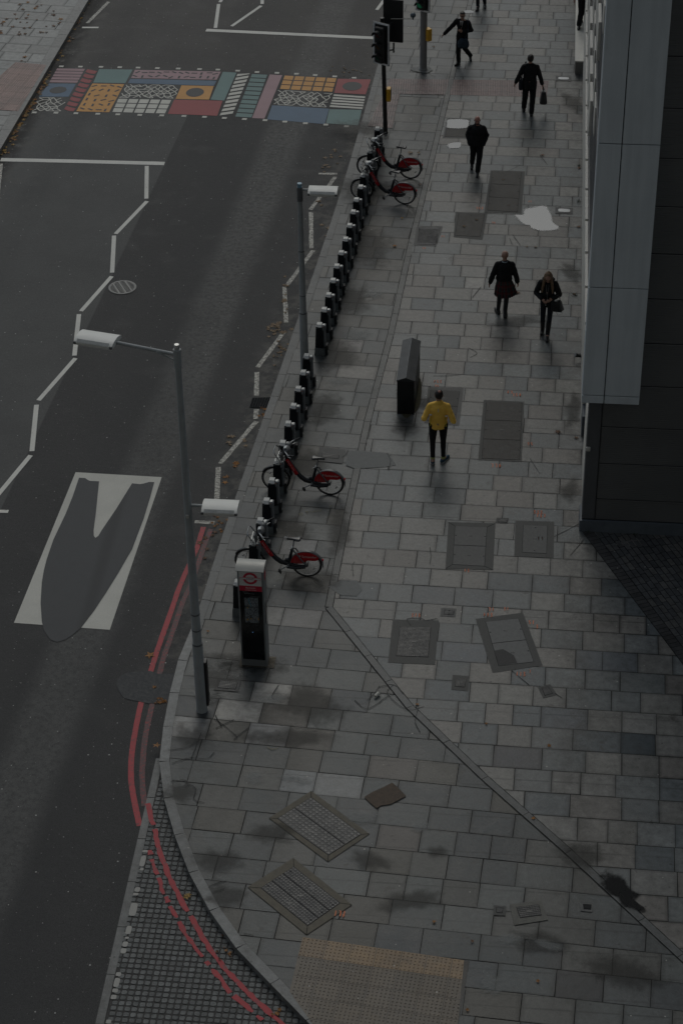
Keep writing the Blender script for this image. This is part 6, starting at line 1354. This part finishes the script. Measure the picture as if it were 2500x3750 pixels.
organic('hair', [('e', b.T(0, -.035, .035), (.088, .095, .09), (-38, 0, 0)), ('c', b.T(-.07, .02, .0), (-.115, .12, 1.33), .034, .030), ('c', (-.115, .12, 1.33), (-.12, .14, 1.20), .030, .012), ('c', b.T(.07, .02, .0), (.11, .12, 1.34), .034, .028), ('c', (.11, .12, 1.34), (.12, .14, 1.22), .028, .012), ('c', b.T(-.05, -.05, 0), (-.09, -.04, 1.42), .05, .03), ('c', b.T(.05, -.05, 0), (.09, -.04, 1.42), .05, .03), ('e', b.T(0, -.085, .09), (.036, .036, .032))], .009, m_fair, b.o, 1, .007, 60.)
mb = MB(); mb.tube([(-.03, .14, 1.42), (-.02, .175, 1.3), (-.0, .175, 1.15), (-.03, .17, .98)], .004, 0, 6); mb.tube([(.03, .14, 1.42), (.02, .175, 1.3), (.01, .178, 1.2)], .004, 0, 6); mb.build('cord', M('pale_cord', (.2, .2, .2), .6), pk)
mb = MB(); mb.ell((.02, .175, .92), (.012, .008, .012), 0, 8, 6); mb.build('stud', m_refl, pk)
bag = thing('handbag', 'black structured handbag hanging from the arm of the person in the parka', 'bag', b.root_loc, rad(150)); bag.scale = (b.k,) * 3
m_bag = M('black_bag_leather', (.010, .010, .011), .35, var=.2)
R_ = Matrix.Rotation(rad(-26), 3, 'Z')
cx_, cy_ = .0, 0.
mb = MB(); hbx = Vector((-.27, .02, .90)); mb.box(hbx, (.30, .15, .26), 0, Matrix.Rotation(rad(12), 3, 'Y'), taper=.80, bev=.025); mb.build('body', m_bag, bag, smooth=True)
mb = MB(); mb.tube([hbx + V(-.08, 0, .12), hbx + V(-.06, 0, .25), hbx + V(.06, 0, .27), hbx + V(.09, 0, .13)], .009, 0, 8); mb.build('handle', m_bag, bag, smooth=True)
mb = MB(); mb.tube([hbx + V(-.13, .02, -.0), hbx + V(-.16, .03, -.16), hbx + V(-.05, .03, -.22), hbx + V(.02, .02, -.14)], .004, 0, 6); mb.build('strap', m_bag, bag, smooth=True)
# the bald man in black
b = Body('person with a bald head and beard walking nearer in an all-black coat, hands in pockets', (1650 + 720 * .12755, 400 + 1830 * .12755), 180, 1.63, m_skinr)
b.w = 1.1; b.knee = [V(-.085, .07, .50), V(.10, -.04, .52)]; b.ank = [V(-.045, .13, .10), V(.13, -.28, .17)]; b.toe = [(0, 1), (.1, 1)]; b.flat = [True, False]
b.sh = [V(-.175, 0, 1.38), V(.175, 0, 1.38)]; b.el = [V(-.27, -.07, 1.13), V(.27, -.07, 1.13)]; b.wr = [V(-.19, .10, .93), V(.19, .10, .93)]; b.hands = [False, False]; b.pitch = 8; b.head = V(0, .03, 1.625); b.build()
b.coat(m_coat, hem=.84, w=1.1, sleeve=(.074, .068, .062), wr=.010, hemw=.175, cuff=1.); b.trousers(m_trou, (.105, .082, .072), .008); b.shoes(m_shoe)
organic('beard', [('e', b.T(0, .055, -.078), (.052, .042, .036)), ('c', b.T(-.055, .03, -.05), b.T(.055, .03, -.05), .02, .02)], .008, m_hair, b.o, 1)
# the man in the suit with a bag
b = Body('person walking away in a dark suit with arms out, near the red blister paving', (1600 + 1305 * .2551, 1655 * .2551), 2, 1.80)
b.w = 1.02; b.knee = [V(-.10, .10, .53), V(.10, .04, .50)]; b.ank = [V(-.12, .24, .12), V(.08, -.05, .09)]; b.toe = [(-.1, 1), (.05, 1)]; b.flat = [True, True]
b.sh = [V(-.175, 0, 1.385), V(.175, 0, 1.385)]; b.el = [V(-.28, -.02, 1.15), V(.27, .0, 1.13)]; b.wr = [V(-.37, .04, .91), V(.34, .05, .87)]; b.curl = .8; b.build()
b.coat(m_coat, hem=.78, w=1.02, sleeve=(.070, .062, .052), wr=.007, name='suit_jacket', hemw=.185, collar=False); b.trousers(m_trou, (.105, .080, .070), .007); b.shoes(m_shoe); b.hair(m_hair, short)
bg_ = thing('holdall', 'soft black holdall carried low by the person in the dark suit', 'bag', b.root_loc, rad(2)); bg_.scale = (b.k,) * 3
hc = V(.39, .05, .51); mb = MB(); mb.box(hc, (.20, .36, .34), 0, None, taper=.62, bev=.04); mb.build('body', m_bag, bg_, smooth=True)
mb = MB()
for y in (-.05, .05): mb.tube([hc + V(y * .4, -.09, .15), hc + V(-.02, -.05, .27), hc + V(-.04, 0, .315), hc + V(-.02, .05, .27), hc + V(y * .4, .09, .15)], .008, 0, 6)
mb.build('handles', m_bag, bg_, smooth=True)
sb = thing('shoulder_bag', 'dark shoulder bag behind the left hip of the person in the suit', 'bag', b.root_loc, rad(2)); sb.scale = (b.k,) * 3
mb = MB(); mb.box((-.23, .05, .88), (.12, .30, .28), 0, None, taper=.9, bev=.035); mb.build('body', m_navy, sb, smooth=True)
mb = MB(); mb.tube([(-.24, .12, 1.0), (-.20, .17, 1.25), (-.12, .08, 1.50), (-.10, -.05, 1.49), (-.2, -.10, 1.2), (-.24, -.02, 1.0)], .011, 0, 6); mb.build('strap', m_navy, sb)
# the man with glasses
b = Body('person with glasses, white shirt and open dark coat, one arm swung out, at the top', (1600 + 350 * .2551, 918 * .2551), 168, 1.60)
b.w = .95; b.knee = [V(-.08, -.02, .52), V(.10, .08, .50)]; b.ank = [V(-.19, -.36, .14), V(.09, .06, .09)]; b.toe = [(-.4, 1), (.3, 1)]; b.flat = [False, True]
b.sh = [V(-.185, 0, 1.41), V(.185, 0, 1.42)]; b.el = [V(-.28, -.04, 1.14), V(.36, .03, 1.20)]; b.wr = [V(-.06, .17, 1.16), V(.56, .10, .98)]; b.hd = [(.5, .4, .3), None]; b.yaw = 14; b.head = V(.0, .03, 1.63); b.pitch = 5; b.build()
b.coat(m_coat, hem=.80, w=1.02, sleeve=(.074, .070, .060), wr=.012, hemw=.19, flare=.02, collar=False, cuff=.93); b.trousers(m_trou, (.10, .080, .072), .008); b.shoes(m_shoe); b.hair(m_hair, short + [('e', (0, .02, .085), (.07, .06, .035))])
mb = MB(); mb.mesh([(-.055, .125, 1.47), (.055, .125, 1.47), (.0, .150, 1.24), (-.055, .10, 1.47), (.055, .10, 1.47), (.0, .12, 1.24)], [[0, 2, 1], [3, 4, 5], [0, 1, 4, 3], [1, 2, 5, 4], [2, 0, 3, 5]]); so = mb.build('shirt', M('white_shirt', (.5, .5, .49), .7), b.o)
mb = MB(); mb.mesh([(-.012, .135, 1.45), (.012, .135, 1.45), (.018, .16, 1.30), (0, .163, 1.26), (-.018, .16, 1.30)], [[0, 4, 3, 2, 1]]); mb.build('tie', m_coat, so)
mb = MB()
for sg in (-1, 1): mb.ring(b.T(sg * .030, .098, .002), .020, .003, 0, 14, 4, 'Y')
mb.tube([b.T(-.012, .099, .004), b.T(.012, .099, .004)], .003, 0, 4); mb.build('glasses', m_black, b.o)
bb = thing('shoulder_bag', 'slack dark blue bag slung at the front of the person with glasses', 'bag', b.root_loc, rad(168)); bb.scale = (b.k,) * 3
m_blue = M('dark_blue_canvas', (.022, .040, .062), .75, var=.2, scale=10)
organic('body', [('e', (-.05, .17, .76), (.16, .10, .17)), ('e', (-.16, .12, .74), (.10, .10, .17)), ('e', (.03, .16, .70), (.09, .08, .12))], .015, m_blue, bb, 2, .02, 9.)
mb = MB(); mb.tube([(-.12, .17, .90), (-.22, .12, 1.15), (-.19, .06, 1.45), (-.14, -.08, 1.49), (-.15, -.14, 1.2), (-.14, -.02, .85)], .012, 0, 6); mb.build('strap', m_blue, bb)
# person at the very top, only the lower legs in frame
b = Body('person cut off by the top edge, dark trousers and boots only in view', (1600 + 615 * .2551, 125 * .2551), 178, 1.72)
b.knee = [V(-.10, -.02, .50), V(.085, .04, .50)]; b.ank = [V(-.13, -.16, .10), V(.07, .08, .10)]; b.build(); b.coat(m_coat); b.trousers(m_navy, (.10, .07, .056), .005); b.shoes(m_shoe); b.hair(m_hair, short)
# person on the doorstep, one leg in frame
pz = .42 + .012; lp_ = G(2060 + 205 * .2806, 345 * .2806, pz)
b = Body('person stepping along the pale doorstep, one trouser leg in view at the top', (2060 + 205 * .2806, 345 * .2806), 185, 1.76)
b.root_loc = (lp_.x + .10, lp_.y, pz - .012); b.hip = [V(-.07, .0, .93), V(.08, 0, .93)]; b.knee = [V(-.02, -.16, .56), V(.06, .08, .50)]; b.ank = [V(.0, -.42, .20), V(.10, .06, .09)]; b.flat = [False, True]; b.build(); b.coat(m_coat); b.trousers(m_trou, (.105, .085, .078), .006); b.shoes(m_shoe); b.hair(m_hair, short)
